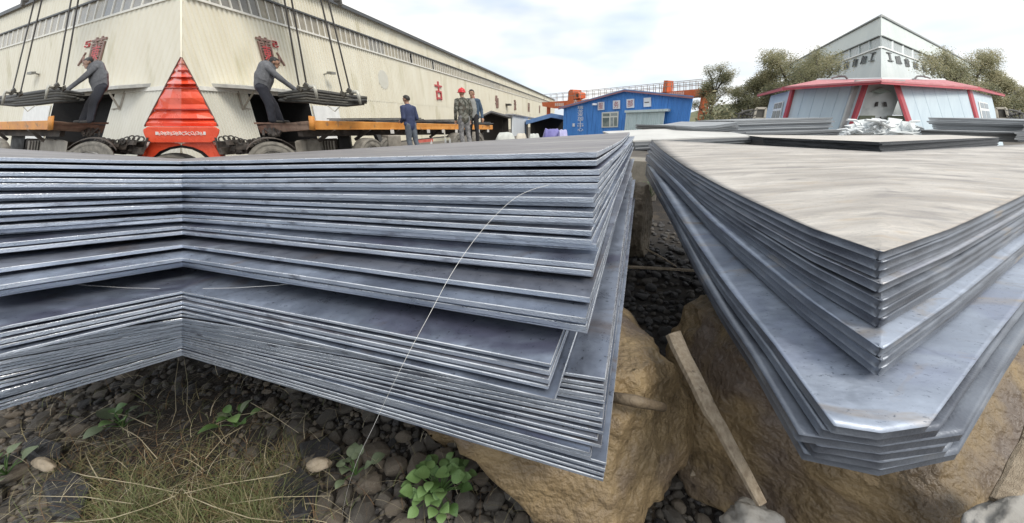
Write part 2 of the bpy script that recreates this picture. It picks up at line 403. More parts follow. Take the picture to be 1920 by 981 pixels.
for vM, uK, vK in [(811, 1565, 798), (822, 1544, 805), (836, 1499, 814), (851, 1532, 835), (867, 1529, 845), (880, 1509, 850)]:
    M_ = atD(1652, vM, D); K = atD(uK, vK, D)
    dirv = (E1[-1] - E1[0])
    Le = atY(1214, 292, 4.4) ; Le.z = E1[-1].z - (D - .276)
    edge = [K]; nrm_ = Vector((Le.y - K.y, -(Le.x - K.x), 0)); oo = Vector((0, 0, H))
    for (uu, vv), w_ in zip(((1503, 702), (1402, 587), (1330, 490), (1270, 400)), (.85, .62, .40, .2)):
        r_ = Vector(ray(uu + (uK - 1565) * w_, vv + (vK - 798) * w_)); kk = (K - oo).dot(nrm_) / r_.dot(nrm_); edge.append(oo + r_ * kk)
    edge.append(Le); edge = resample(edge, 14)
    axis = [M_, Bk + Vector((0, 0, -(D - .276)))]
    plate('pointed_steel_plate', axis, edge, t2 * .76, TR, 1., 'blunt steel plate, %s in the right stack%s' % (nth(k_, NR), ', ' + jr[k_] if k_ in jr else ''), 'steel plate', 'pointed plates of the right stack',
          [steel_r_face if k_ == 10 else steel_r, steel_r, steel_r], ns=14, nl=14, ntt=22, seed=70 + k_, round_=True, rough=.0006, rc=.08)
    D += t2; k_ += 1
print('right bottom D', D)

# ---------------------------------------------------------------- rocks, gravel, weeds in front
ochre = mat('wet_ochre_rock', (.135, .098, .058), (.31, .225, .12), 6.5, .46, 0, 1., 40, (1, 1, 1), .32, .68, c3=(.15, .115, .09), s3=2.6, t3=.50, rvar=.16)
brownrock = mat('brown_rock', (.10, .075, .05), (.21, .155, .10), 4., .55, 0, .9, 16, (1, 1, 1), .34, .66, c3=(.27, .20, .11), s3=1.8, t3=.58, rvar=.15)
greyrock = mat('grey_concrete', (.26, .25, .23), (.38, .37, .35), 6., .8, 0, .5, 30)
greybrown = mat('grey_brown_rock', (.17, .14, .105), (.30, .255, .195), 6, .7, 0, 1., 26, (1, 1, 1), .34, .66, c3=(.13, .105, .08), s3=2.5, t3=.55)
def boulder(name, c, r, zmax, m, label, seed, sub=6, amp=.16, sq=.75, group=None, tilt=None, cat='rock', under=False):
    bm = bmesh.new(); bmesh.ops.create_icosphere(bm, subdivisions=sub, radius=1); vs = []; rc = random.Random(seed * 13 + 1)
    cuts = [(Vector((rc.gauss(0, 1), rc.gauss(0, 1), rc.gauss(0, .7))).normalized(), rc.uniform(.74, 1.0)) for _ in range(22)]
    for v in bm.verts:
        p = v.co.copy()
        p = Vector([math.copysign(abs(x) ** sq, x) for x in p])
        q = v.co * 1.1 + Vector((seed * 5.1, seed * 2.3, seed))
        p *= 1 + amp * mn.fractal(q, .9, 2., 3)
        # broken facets and ledges
        cell = mn.cell(v.co * 2.6 + Vector((seed, seed, 0)))
        p *= 1 + .06 * mn.fractal(v.co * 4 + Vector((seed, 0, 0)), .6, 2.2, 7) + .05 * (abs(mn.fractal(v.co * 2.3 + Vector((0, 0, seed)), .8, 2., 4)) - .3) + .028 * abs(mn.noise(v.co * 3.2 + Vector((0, seed, 1)))) * (1 + .6 * cell)
        for nv_, dd_ in cuts:
            e_ = p.dot(nv_) - dd_
            if e_ > 0: p -= nv_ * e_ * .95
        p *= 1 + .038 * mn.fractal(p * 6 + Vector((seed, 0, 3)), .7, 2.1, 6)
        p = Vector((p.x * r[0], p.y * r[1], p.z * r[2]))
        if tilt: p = tilt @ p
        p += Vector(c)
        if under:
            zb = max(.27, .36 - .75 * p.x)
            if p.z < zb and p.y < c[1]: p.y = min(c[1], p.y + (zb - p.z) * 1.6)
        if p.z > zmax: p.z = zmax - .02 * min(1, (p.z - zmax) * 0) + .004 * mn.noise(p * 9)
        vs.append(p)
    m_ = MB(); m_.add(vs, [[v.index for v in f.verts] for f in bm.faces]); bm.free()
    return m_.build(name, m, None, label, cat, group, smooth=True, normals=False)
boulder('boulder', (.03, 1.24, .34), (.74, .70, .56), .752, ochre, 'big wet ochre boulder carrying the near corner of the left stack', 1, amp=.20, under=True)
boulder('boulder', (1.36, 1.22, .36), (.80, .70, .60), .83, ochre, 'broad ochre boulder under the pointed right stack', 4, amp=.18)
boulder('boulder', (1.20, 4.0, .42), (.26, .34, .46), .86, greybrown, 'grey brown rock in the gap between both stacks, behind the dark pit', 8, amp=.2)
boulder('boulder', (1.12, 4.5, .12), (.34, .30, .3), .5, brownrock, 'half hidden rock lying lower in the shaded gap', 11, sub=4)
# hidden rests that carry the far ends of the stacks
boulder('boulder', (-1.6, 2.3, .2), (.42, .42, .5), .60, brownrock, 'brown rock in the shade under the fold of the left stack', 24, sub=3)
boulder('boulder', (.6, 3.6, .2), (.4, .4, .5), .60, brownrock, 'brown rock in the shade under the far end of the left stack', 46, sub=3)
m = MB(); p0 = atY(1176, 300, 4.95); p1 = atY(1240, 303, 4.9)
m.prism([p0, p1, Vector((p1.x, p1.y, .45)), Vector((p0.x, p0.y, .45))], (0.02, .5, 0))
m.build('concrete_block', mat('dirty_concrete', (.20, .185, .16), (.30, .28, .24), 5, .85, 0, .5, 20), None, 'dirty concrete block closing the gap between both stacks', 'concrete block', bevel=.012)

# stones: the nearest as pieces of the ground, the rest as loose gravel
st_m = [mat('stone_a', (.075, .068, .058), (.16, .143, .122), 18, .75, 0, .5, 60), mat('stone_b', (.06, .054, .048), (.115, .105, .092), 18, .7, 0, .5, 60),
        mat('stone_c', (.12, .10, .078), (.21, .18, .145), 18, .75, 0, .5, 60), mat('stone_d', (.03, .03, .032), (.065, .062, .062), 18, .6, 0, .5, 60)]
protos = []
for k in range(12):
    bm = bmesh.new(); bmesh.ops.create_icosphere(bm, subdivisions=2, radius=1)
    rr = random.Random(k); sx, sy, sz = rr.uniform(.8, 1.25), rr.uniform(.65, .95), rr.uniform(.5, .75)
    for v in bm.verts:
        p = v.co.copy(); c_ = mn.cell(p * 1.7 + Vector((k * 3, 0, 0)))
        p = Vector([math.copysign(abs(x) ** .8, x) for x in p]) * (1 + .26 * mn.fractal(v.co * 1.2 + Vector((k * 9.1, 2, 1)), 1, 2, 3))
        v.co = Vector((p.x * sx, p.y * sy, p.z * sz))
    protos.append(([v.co.copy() for v in bm.verts], [[v.index for v in f.verts] for f in bm.faces])); bm.free()
def stackline(u): return 668 + abs(u - 340) * .293
rg = random.Random(11); cand = []
def try_stone(u, v, size, mi):
    p = atz(u, v, 0); cand.append((p, size, mi))
pts2 = []
def scatter(u0, u1, v0, v1, n, smin, smax, pick, mask=None):
    A = [atz(u, v, 0) for u, v in ((u0, v0), (u1, v0), (u1, v1), (u0, v1))]
    k = 0; tries = 0
    while k < n and tries < n * 12:
        tries += 1
        u = rg.uniform(u0, u1); v = rg.uniform(v0, v1)
        if mask and not mask(u, v): continue
        p = atz(u, v, 0); s = smin + (smax - smin) * rg.random() ** 2.2
        if any((p - q).length < (s + t) * .80 for q, t in pts2 if abs(p.x - q.x) < .2): continue
        pts2.append((p, s)); cand.append((p, s, pick())); k += 1
def grassy(u, v):
    uu = abs(u - 340); return uu < 190 and v > 735 and not (uu > 130 and v < 800)
bed = lambda u, v: v > stackline(u) - 40 and not (grassy(u, v) and rg.random() < .93)
ch = lambda a: (lambda: rg.choice(a))
scatter(520, 1010, 720, 990, 60, .042, .066, ch([0, 0, 1, 2]), bed)
scatter(-60, 160, 740, 990, 18, .042, .066, ch([0, 0, 1, 2]), bed)
scatter(430, 1330, 700, 1000, 900, .013, .046, ch([0, 0, 1, 1, 2, 3]), bed)
scatter(-120, 250, 700, 1000, 480, .013, .046, ch([0, 0, 1, 1, 2, 3]), bed)
scatter(240, 440, 655, 800, 70, .015, .04, ch([1, 3, 3]), bed)
scatter(1230, 1460, 820, 1000, 60, .02, .07, ch([1, 3, 3]))
scatter(1120, 1350, 410, 640, 420, .025, .07, ch([3, 3, 3, 1]))
meshes = {}
def visible(p, s):
    d = p.y * cp - (p.z - H) * sp; u = CX + F * p.x / d; v = CY + F * (-(p.y * sp + (p.z - H) * cp)) / d
    ok = -10 < u < 1480 and 400 < v < 990 and (v > stackline(u) or u > 1150)
    return (s / d) if ok else 0
cand.sort(key=lambda c_: -visible(c_[0], c_[1]))
grav = MB()
for i, (p, s, mi) in enumerate(cand):
    rot = Matrix.Rotation(rg.uniform(0, 6.28), 3, 'Z') @ Matrix.Rotation(rg.uniform(-.5, .5), 3, 'X')
    k = rg.randrange(12); c = Vector((p.x, p.y, ground_z(p.x, p.y) + s * .28))
    if i < 300:
        if (k, mi) not in meshes:
            me = bpy.data.meshes.new('stone'); me.from_pydata([tuple(q) for q in protos[k][0]], [], protos[k][1]); me.materials.append(st_m[mi])
            me.polygons.foreach_set('use_smooth', [False] * len(me.polygons)); meshes[(k, mi)] = me
        o = link('stone', meshes[(k, mi)], GROUND); o.matrix_basis = Matrix.Translation(c) @ rot.to_4x4() @ Matrix.Scale(s, 4)
    else:
        grav.add([rot @ (q * s) + c for q in protos[k][0]], protos[k][1], mi)
for _ in range(2600):                              # grit between the stones
    u = rg.uniform(-100, 1400); v = rg.uniform(640, 1000)
    if grassy(u, v) and rg.random() < .6: continue
    p = atz(u, v, 0); s = rg.uniform(.006, .017)
    a = Vector((p.x, p.y, ground_z(p.x, p.y) + s * .3)); e = [Vector((rg.uniform(.6, 1), 0, 0)) * s, Vector((rg.uniform(-.3, .3), rg.uniform(.6, 1), 0)) * s, Vector((0, 0, rg.uniform(.4, .8))) * s]
    grav.add([a + e[0], a - e[0], a + e[1], a - e[1], a + e[2], a - e[2]], [[0, 2, 4], [2, 1, 4], [1, 3, 4], [3, 0, 4], [2, 0, 5], [1, 2, 5], [3, 1, 5], [0, 3, 5]], rg.choice([0, 1, 1, 3]))
grav.build('gravel', st_m, None, 'loose brown and grey gravel below the steel stacks', 'gravel', kind='stuff', normals=False)

# dark flat slabs lying in the grass
slabm = mat('black_slab', (.018, .018, .020), (.042, .042, .045), 8, .55, 0, .4, 40)
for tw, lab in ((ID, 'flat black slab half buried right of the dry grass'), (TL, 'flat black slab half buried left of the dry grass')):
    m = MB(tw); q = [atz(u, v, .05) for u, v in ((505, 905), (560, 868), (600, 905), (580, 965), (530, 972))]
    m.prism(q, (0, 0, -.09)); m.build('stone_slab', slabm, None, lab, 'stone slab', bevel=.008)
    m = MB(tw); q = [atz(u, v, .04) for u, v in ((560, 830), (610, 815), (640, 838), (600, 862), (565, 858))]
    m.prism(q, (0, 0, -.08)); m.build('stone_slab', slabm, None, lab.replace('flat black slab half buried', 'smaller black slab behind the pale stone,'), 'stone slab', bevel=.008)
pale = mat('pale_stone', (.30, .245, .175), (.44, .37, .28), 12, .75, 0, .5, 50)
for tw, lab in ((ID, 'pale tan stone lying beside the right black slab'), (TL, 'pale tan stone lying beside the left black slab')):
    m = MB(tw); c = atz(598, 870, .06); m.blob(c, .055, .03, .03, 3, .35, 1.2, 5); m.build('pale_stone', pale, None, lab, 'stone', smooth=True)

# dry grass and straw
gr = mat('dry_grass', (.15, .13, .06), (.28, .24, .13), 9, .7, 0); gr2 = mat('olive_grass', (.085, .11, .035), (.15, .17, .065), 9, .7, 0); gr3 = mat('straw', (.42, .36, .24), (.55, .49, .35), 9, .6, 0); gr4 = mat('brown_litter', (.11, .065, .035), (.18, .115, .06), 9, .8, 0)
gm = MB(); ra = random.Random(5)
def blade(p, ang, ln, lean, wd, mi, seg=4):
    d = Vector((math.cos(ang), math.sin(ang), 0)); sd_ = Vector((-d.y, d.x, 0)); vs = []
    for i in range(seg + 1):
        t = i / seg; c = p + d * (ln * lean * t * (.4 + .6 * t)) + Vector((0, 0, ln * (t - lean * .62 * t * t)))
        ww = wd * (1 - t * .85) / 2; vs += [c - sd_ * ww, c + sd_ * ww]
    gm.add(vs, [[2 * i, 2 * i + 1, 2 * i + 3, 2 * i + 2] for i in range(seg)], mi)
tuft = [(atz(340 + ra.choice((-1, 1)) * ra.uniform(20, 220), ra.uniform(845, 1010), 0)) for _ in range(62)]
for c in tuft:
    n_ = ra.randrange(16, 40)
    for _ in range(n_):
        q = c + Vector((ra.gauss(0, .045), ra.gauss(0, .045), -.01)); blade(q, ra.uniform(0, 6.28), ra.uniform(.05, .17), ra.uniform(.5, 1.15), ra.uniform(.0018, .0042), ra.choice([0, 0, 0, 1, 1, 3]))
for _ in range(24):
    c = atz(340 + ra.uniform(-170, 170), ra.uniform(935, 1020), 0)
    for _ in range(34): blade(c + Vector((ra.gauss(0, .035), ra.gauss(0, .035), -.01)), ra.uniform(0, 6.28), ra.uniform(.12, .27), ra.uniform(.3, .9), ra.uniform(.002, .004), ra.choice([0, 1, 1, 1]))
for _ in range(1100):                               # flattened litter over the dark bed
    u = 340 + ra.gauss(0, 140); v = 1000 - 300 * ra.random() ** 1.5
    q = atz(u, v, .012); blade(q, ra.uniform(0, 6.28), ra.uniform(.05, .2), ra.uniform(.9, 1.5), ra.uniform(.0015, .004), ra.choice([0, 3, 3, 2, 1]))
for _ in range(220):
    u = ra.choice([ra.uniform(560, 1000), ra.uniform(-60, 140)]); v = ra.uniform(stackline(u), 1000)
    blade(atz(u, v, .03), ra.uniform(0, 6.28), ra.uniform(.05, .16), ra.uniform(.8, 1.4), .002, ra.choice([0, 2, 3]))
for tw in (ID, TL):                                 # long pale stalks
    for pts in ([(352, 930), (400, 950), (470, 972), (530, 978)], [(345, 925), (420, 908), (520, 892), (545, 885)], [(430, 945), (520, 932), (620, 930)], [(362, 940), (352, 915)], [(345, 672), (352, 720), (350, 770), (360, 800)],
                [(395, 800), (440, 780), (500, 770)], [(470, 755), (510, 778), (560, 812)], [(385, 860), (420, 820), (455, 800)], [(600, 700), (640, 730)]):
        hh = ra.uniform(.05, .12); P = [tw(atz(u, v, hh)) for u, v in pts]; gm.tube(P, [.0016] * (len(P) - 1) + [.0008], 4, 2, cap=False)
gm.build('dry_grass', [gr, gr2, gr4, gr3][0:1] + [gr2, gr3, gr4], None, 'dry yellow grass and straw tangled below the fold of the left stack', 'grass', kind='stuff', normals=False)

# leafy weeds: each leaf its own piece
leafm = [mat('leaf_green', (.055, .115, .03), (.10, .19, .055), 20, .5, 0, .2, 60), mat('leaf_pale', (.15, .27, .085), (.23, .36, .14), 20, .5, 0, .2, 60), mat('leaf_dusty', (.12, .16, .09), (.19, .23, .14), 20, .6, 0, .2, 60)]
def leaf_mesh(k):
    vs = []; fs = []; nl_ = 6
    for i in range(nl_ + 1):
        t = i / nl_; wd = .43 * math.sin(math.pi * min(1, (.06 + t * .94)) ** .85) ** .8 * (1.1 if k else .9)
        if i == nl_: wd = .02
        z = .22 * math.sin(t * 2.2) - .18 * t * t
        for x in (-1, -.5, 0, .5, 1): vs.append((x * wd, t, z + .16 * abs(x) * wd * 2 * .5))
    for i in range(nl_):
        for j in range(4): fs.append([i * 5 + j, i * 5 + j + 1, i * 5 + j + 6, i * 5 + j + 5])
    return vs, fs
LM = []
for k in range(3):
    vs, fs = leaf_mesh(k); me = bpy.data.meshes.new('leaf'); me.from_pydata(vs, [], fs); me.materials.append(leafm[k]); me.polygons.foreach_set('use_smooth', [True] * len(fs)); LM.append(me)
def weed(u, v, z, n_, size, spread, hgt, label, seed, kinds=(0, 0, 1), tw=ID):
    r_ = random.Random(seed); base = tw(atz(u, v, z)); t = thing('leafy_weed', base, label, 'weed', 'weeds on the ground')
    stem = MB()
    for i in range(n_):
        a = i * 2.4 + r_.uniform(-.4, .4); rad = spread * (i / n_) ** .6; tip = base + Vector((math.cos(a) * rad, math.sin(a) * rad * .9, hgt * (1 - .65 * i / n_) * r_.uniform(.7, 1.1)))
        stem.tube([base, lerp(base, tip, .6) + Vector((0, 0, .01)), tip], [.0025, .002, .0014], 5)
        s = size * r_.uniform(.6, 1.1); el = r_.uniform(-.2, .6)
        Mx = Matrix.Translation(tip) @ Matrix.Rotation(a - math.pi / 2 + r_.uniform(-.5, .5), 4, 'Z') @ Matrix.Rotation(el, 4, 'X') @ Matrix.Rotation(r_.uniform(-.4, .4), 4, 'Y') @ Matrix.Scale(s, 4)
        o = link('leaf', LM[r_.choice(kinds)], t); o.matrix_basis = Mx
    stem.build('stem', leafm[0], t)
weed(825, 925, .04, 46, .062, .13, .13, 'bright green rosette weed growing in the gravel before the ochre boulder', 1, (0, 1, 1))
weed(668, 890, .02, 9, .06, .08, .10, 'small dusty weed where the thin wire ends, right of the grass', 2, (0, 2, 2))
weed(12, 890, .02, 12, .07, .09, .12, 'small weed at the lower left edge of the picture', 3, (0, 2, 2))
weed(445, 800, .02, 10, .075, .08, .10, 'green weed just right of the fold in the straw', 4, (0, 1, 2))
weed(232, 800, .02, 10, .075, .08, .10, 'green weed just left of the fold in the straw', 5, (0, 1, 2))
weed(1182, 975, .05, 5, .04, .03, .05, 'tiny green sprout at the foot of the ochre boulder', 6, (1,))
weed(1219, 372, .6, 22, .07, .12, .25, 'light green weed on the rock in the gap between both stacks', 7, (1, 1, 2))

# wooden sticks and grey lumps
wood = mat('weathered_wood', (.30, .235, .165), (.47, .39, .29), 5, .75, 0, .6, 40, (12, 12, 1), .35, .65, c3=(.16, .12, .085), s3=4, t3=.6)
def stick(P, w0, w1, name, label, tw=ID):
    m = MB(tw); a, b = P[0], P[-1]; d = (b - a).normalized(); s_ = d.cross(Vector((0, 0, 1))).normalized(); u_ = s_.cross(d); vs = []; n_ = 14
    for i in range(n_ + 1):
        t = i / n_; c = curve(P, t) + s_ * .006 * mn.noise(Vector((t * 5, 1, 0))); ww = (w0 + (w1 - w0) * t) * (1 + .12 * mn.noise(Vector((t * 9, 3, 0)))); hh = ww * .55
        for k in range(8):
            an = math.pi / 4 * k + .39; vs.append(c + s_ * math.copysign(abs(math.cos(an)) ** .5, math.cos(an)) * ww / 2 + u_ * math.copysign(abs(math.sin(an)) ** .5, math.sin(an)) * hh / 2)
    fs = [[i * 8 + k, i * 8 + (k + 1) % 8, (i + 1) * 8 + (k + 1) % 8, (i + 1) * 8 + k] for i in range(n_) for k in range(8)] + [list(range(8))[::-1], [n_ * 8 + k for k in range(8)]]
    m.add(vs, fs); m.build(name, wood, None, label, 'stick')
stick([atD(1262, 625, .72), atD(1318, 745, .80), atD(1350, 800, .86), atD(1428, 945, 1.05)], .058, .034, 'wooden_stick', 'pale split wooden stick leaning in the gap beside the ochre boulder')
stick([TR(atD(1318, 745, .66)), TR(atD(1350, 800, .70)), TR(atD(1428, 945, .80))], .05, .034, 'wooden_stick', 'pale wooden stick at the right edge of the picture')
stick([atz(1295, 880, .12), atz(1345, 905, .10), atz(1400, 930, .08)], .05, .04, 'wooden_stick', 'dark broken stick low in the gap, beside the leaning pale stick')
stick([atz(1160, 500, .08), atz(1230, 503, .08), atz(1310, 508, .08)], .05, .04, 'wooden_stick', 'thin dark plank lying across the pit between both stacks')
stick([atz(1210, 466, .25), atz(1245, 485, .15), atz(1268, 500, .08)], .03, .02, 'wooden_stick', 'thin dark stick slanting in the pit between both stacks')
m = MB(); m.tube([atD(1150, 745, .80), atD(1190, 752, .80), atD(1245, 764, .86)], [.016, .019, .014], 8); m.build('wooden_stick', mat('muddy_wood', (.12, .09, .06), (.2, .155, .1), 9, .6, 0, .5, 40), None, 'muddy round stick stuck on the ochre boulder beside the plates', 'stick', smooth=True)
for tw, lab in ((ID, 'pale grey concrete lump below the leaning stick'), (TR, 'pale grey concrete lump at the lower right corner')):
    m = MB(tw); c = atD(1408, 985, 1.22 if tw is ID else .84); m.blob(c, .075, .07, .055, 4, .45, 1.3, 3); m.build('concrete_lump', greyrock, None, lab, 'concrete lump', smooth=True)

# thin wire strung over the left stack, loose fibres
wirem = plain('pale_wire', (.72, .72, .70), .4)
m = MB(); P = [atY(*q) for q in ((1030, 347, .80), (1000, 355, .77), (965, 372, .745), (925, 408, .705), (885, 456, .66), (845, 516, .60), (805, 590, .55), (770, 655, .525), (735, 725, .51), (700, 800, .52), (668, 868, .58), (650, 925, .75), (640, 975, .9))]
cr_ = []
for i in range(len(P) - 1):
    p0, p1, p2, p3 = P[max(i - 1, 0)], P[i], P[i + 1], P[min(i + 2, len(P) - 1)]
    for k in range(6):
        t_ = k / 6.; cr_.append(.5 * (2 * p1 + (p2 - p0) * t_ + (2 * p0 - 5 * p1 + 4 * p2 - p3) * t_ ** 2 + (3 * p1 - p0 - 3 * p2 + p3) * t_ ** 3))
m.tube(cr_, .00042, 5); m.build('wire', wirem, None, 'thin pale wire slanting across the edges of the left stack', 'wire', smooth=True)
for tw, q, lab in ((ID, (590, 526), 'curved pale thread on the wide bare plate right of the fold'), (TL, (590, 526), 'curved pale thread on the wide bare plate left of the fold')):
    m = MB(tw); m.tube([atD(380, 541, .540), atD(440, 540, .530), atD(520, 535, .52), atD(592, 526, .512)], .0006, 4); m.build('thread', wirem, None, lab, 'thread')

# ================================================================ background: warehouse, lorry, people
def vplane(A, B):                                  # upright plane through two ground points: photo pixel -> point on it
    A = Vector((A[0], A[1], 0)); B = Vector((B[0], B[1], 0)); nrm_ = Vector((B.y - A.y, -(B.x - A.x), 0)).normalized(); o = Vector((0, 0, H))
    if nrm_.dot(o - A) < 0: nrm_ = -nrm_
    def P(u, v, out=0.):
        r = Vector(ray(u, v)); return o + r * ((A - o).dot(nrm_) / r.dot(nrm_)) + nrm_ * out
    P.n = nrm_; return P
GL = {}
def glyph(chr_):
    if chr_ not in GL:
        c = bpy.data.curves.new('t', 'FONT'); c.body = chr_; c.extrude = .03; c.resolution_u = 2; c.offset = .004
        o = bpy.data.objects.new('t', c); COL.objects.link(o); bpy.context.view_layer.update()
        me = bpy.data.meshes.new_from_object(o.evaluated_get(bpy.context.evaluated_depsgraph_get()))
        vs = [v.co.copy() for v in me.vertices]; fs = [list(p.vertices) for p in me.polygons]
        bpy.data.objects.remove(o); bpy.data.curves.remove(c); bpy.data.meshes.remove(me)
        x0, x1 = min(v.x for v in vs), max(v.x for v in vs); y0, y1 = min(v.y for v in vs), max(v.y for v in vs)
        GL[chr_] = ([Vector(((v.x - x0) / (x1 - x0), (v.y - y0) / (y1 - y0), (v.z + .03) / .06)) for v in vs], fs)
    return GL[chr_]
def letter(name, chr_, O, ex, ey, ez, m, parent, tw=ID):
    vs, fs = glyph(chr_); b = MB(tw); b.add([O + ex * v.x + ey * v.y + ez * v.z for v in vs], fs); return b.build(name, m, parent, normals=False)

cream = mat('cream_corrugated_sheet', (.71, .67, .545), (.77, .745, .635), 1.2, .55, .1, .1, 20, (1, 1, .25), .35, .65, c3=(.60, .565, .43), s3=.9, t3=.58)
creamw = mat('cream_lower_sheet', (.66, .645, .56), (.73, .72, .65), 1.2, .55, .1, .1, 20, (1, 1, .25))
trimm = plain('pale_trim', (.66, .65, .60), .5)
darkline = plain('dark_roof_edge', (.07, .075, .08), .5)
roofm = mat('roof_sheet', (.42, .43, .42), (.52, .52, .50), 1, .5)
pane = [mat('dusty_pane_a', (.25, .225, .175), (.34, .31, .25), 2.5, .22, 0, .05, 20), mat('dusty_pane_b', (.30, .27, .20), (.40, .36, .28), 2.5, .25, 0, .05, 20), mat('dusty_pane_c', (.21, .20, .18), (.29, .28, .25), 2.5, .2, 0, .05, 20)]
black = plain('dark_interior', (.012, .012, .013), .9)
redm = mat('sign_red', (.42, .05, .06), (.55, .09, .09), 4, .5)
brownm = mat('sign_brown', (.20, .12, .10), (.30, .19, .16), 4, .6)
inkm = plain('sign_black', (.05, .045, .04), .6)
white = mat('white_paint', (.72, .73, .72), (.82, .83, .82), 3, .5)

X0, Y0 = -13.443, 14.
DX, DY = .178924, .983863
WN = Vector((DY, -DX, 0))
def W(a, z, out=0.): return Vector((X0 + a * DX, Y0 + a * DY, z)) + WN * out
def corner_a(z):                                   # where the fold of the building lies on the wall at height z
    # u = 340 on the wall
    k = (340. - CX) / F
    # X = k*depth ; depth = Y cp - (z-H) sp
    return (k * (Y0 * cp - (z - H) * sp) - X0) / (DX - k * DY * cp)
ZT, ZB0, ZB1, ZR = 2.66, 5.86, 6.66, 7.75
AEND = 116.
wh = thing('warehouse', W(0, 0), 'long cream corrugated warehouse with a window band behind the red lorry', 'warehouse')
def corrugated(b, a0, a1, z0, z1, pitch, dep, out=0.):
    n_ = max(1, int((a1 - a0) / pitch)); prev = None
    for i in range(n_):
        for q, (f_, o_) in enumerate(((0, 0), (.28, 0), (.42, dep), (.86, dep), (1, 0))):
            a = a0 + (i + f_) * pitch
            top = z1; lo0 = z0
            # cut at the fold: keep a >= corner_a(z)
            ztop = z1
            if corner_a(z1) > a:
                c0, c1 = corner_a(0), corner_a(10); zc = (a - c0) / (c1 - c0) * 10; ztop = max(z0, min(z1, zc))
            cur = [W(a, z0, out + o_), W(a, ztop, out + o_)]
            if prev and (prev[1] - prev[0]).length + (cur[1] - cur[0]).length > .02 and q: b.add([prev[0], cur[0], cur[1], prev[1]], [[0, 1, 2, 3]])
            prev = cur
def hstrip(b, z0, z1, out, th, a1, mi=0):
    b.hexa([W(corner_a(z0), z0, out), W(a1, z0, out), W(a1, z1, out), W(corner_a(z1), z1, out)], [W(corner_a(z0), z0, out + th), W(a1, z0, out + th), W(a1, z1, out + th), W(corner_a(z1), z1, out + th)], mi)
for side, tw, aE in (('right', ID, AEND), ('left', TL, 26.)):
    b = MB(tw); corrugated(b, corner_a(ZT), aE, ZT + .12, ZB0, .21, .05); b.build('wall', cream, wh, normals=True)
    b = MB(tw); corrugated(b, corner_a(ZB1) - .5, aE, ZB1 + .06, ZR, .21, .05); b.build('upper_wall', cream, wh)
    # lower wall with the dark doorway
    b = MB(tw); corrugated(b, corner_a(0), 3.05, 0, ZT, .12, .035); b.build('lower_wall', creamw, wh)
    b = MB(tw); corrugated(b, 6.55, aE, 0, ZT + .12, .21, .05); b.build('lower_wall', cream, wh)
    b = MB(tw); hstrip(b, ZT - .02, ZT + .13, .03, .07, 8.4); b.build('girt', trimm, wh)
    b = MB(tw); hstrip(b, ZB0 - .05, ZB0 + .03, .03, .10, aE); b.build('sill', trimm, wh)
    b = MB(tw); hstrip(b, ZB1, ZB1 + .07, .03, .12, aE); b.build('drip_edge', darkline, wh)
    rf = MB(tw); rf.hexa([W(corner_a(ZR), ZR, .25), W(aE, ZR, .25), W(aE, ZR + .10, .25), W(corner_a(ZR + .1), ZR + .10, .25)], [W(corner_a(ZR), ZR + .4, -8), W(aE, ZR + .4, -8), W(aE, ZR + .5, -8), W(corner_a(ZR + .1), ZR + .5, -8)]); ro = rf.build('roof', roofm, wh)
    b = MB(tw); hstrip(b, ZR - .06, ZR + .12, .26, .06, aE); b.build('gutter', darkline, ro)
    # panes and mullions
    fr = MB(tw); a = corner_a(ZB0) + .1; k = 0; far = MB(tw); step = .45
    while a < aE:
        q = [W(a + .03, ZB0 + .03, .0), W(a + step - .03, ZB0 + .03, .0), W(a + step - .03, ZB1, .0), W(a + .03, ZB1, .0)]
        fr.hexa([W(a - .028, ZB0 + .03, -.02), W(a + .028, ZB0 + .03, -.02), W(a + .028, ZB1, -.02), W(a - .028, ZB1, -.02)], [W(a - .028, ZB0 + .03, .055), W(a + .028, ZB0 + .03, .055), W(a + .028, ZB1, .055), W(a - .028, ZB1, .055)])
        hole = abs(a - 22.4) < .24 or abs(a - 18.3) < .2
        if a < (46 if side == 'right' else 15):
            if not hole:
                p = MB(tw); p.prism(q, -WN * .012); rr = random.Random(k)
                p.build('window_pane', pane[min(2, max(0, int(mn.noise(Vector((k * .13, 0, 0))) * 2.4 + 1.3)))], wh)
        else: far.prism(q, -WN * .012)
        a += step; k += 1
    fr.build('window_mullions', trimm, wh, kind='stuff')
    if far.v: o = far.build('window_pane', mat('far_dusty_panes', (.46, .41, .29), (.56, .51, .38), 1, .3), wh, kind='stuff' if side == 'right' else None)
    b = MB(tw); b.prism([W(corner_a(ZB0), ZB0, -.4), W(aE, ZB0, -.4), W(aE, ZB1, -.4), W(corner_a(ZB1), ZB1, -.4)], -WN * .02); b.build('interior_wall', black, wh)
    # doorway: dark room behind
    b = MB(tw)
    for q, v_ in (([W(3.05, 0, -3), W(6.55, 0, -3), W(6.55, ZT, -3), W(3.05, ZT, -3)], -WN * .05), ([W(3.05, 0, 0), W(3.05, 0, -3), W(3.05, ZT, -3), W(3.05, ZT, 0)], Vector((-DX, -DY, 0)) * .05), ([W(6.55, 0, -.06), W(6.55, 0, -3), W(6.55, ZT, -3), W(6.55, ZT, -.06)], Vector((DX, DY, 0)) * .05), ([W(3.05, ZT, -.06), W(6.55, ZT, -.06), W(6.55, ZT, -3), W(3.05, ZT, -3)], Vector((0, 0, .05)))):
        b.prism(q, v_)
    b.build('doorway', black, wh)
    b = MB(tw); b.hexa([W(6.6, .3, .06), W(8.6, .3, .06), W(8.6, 2.28, .06), W(6.6, 2.28, .06)], [W(6.6, .3, .12), W(8.6, .3, .12), W(8.6, 2.28, .12), W(6.6, 2.28, .12)]); b.build('door_leaf', white, wh)
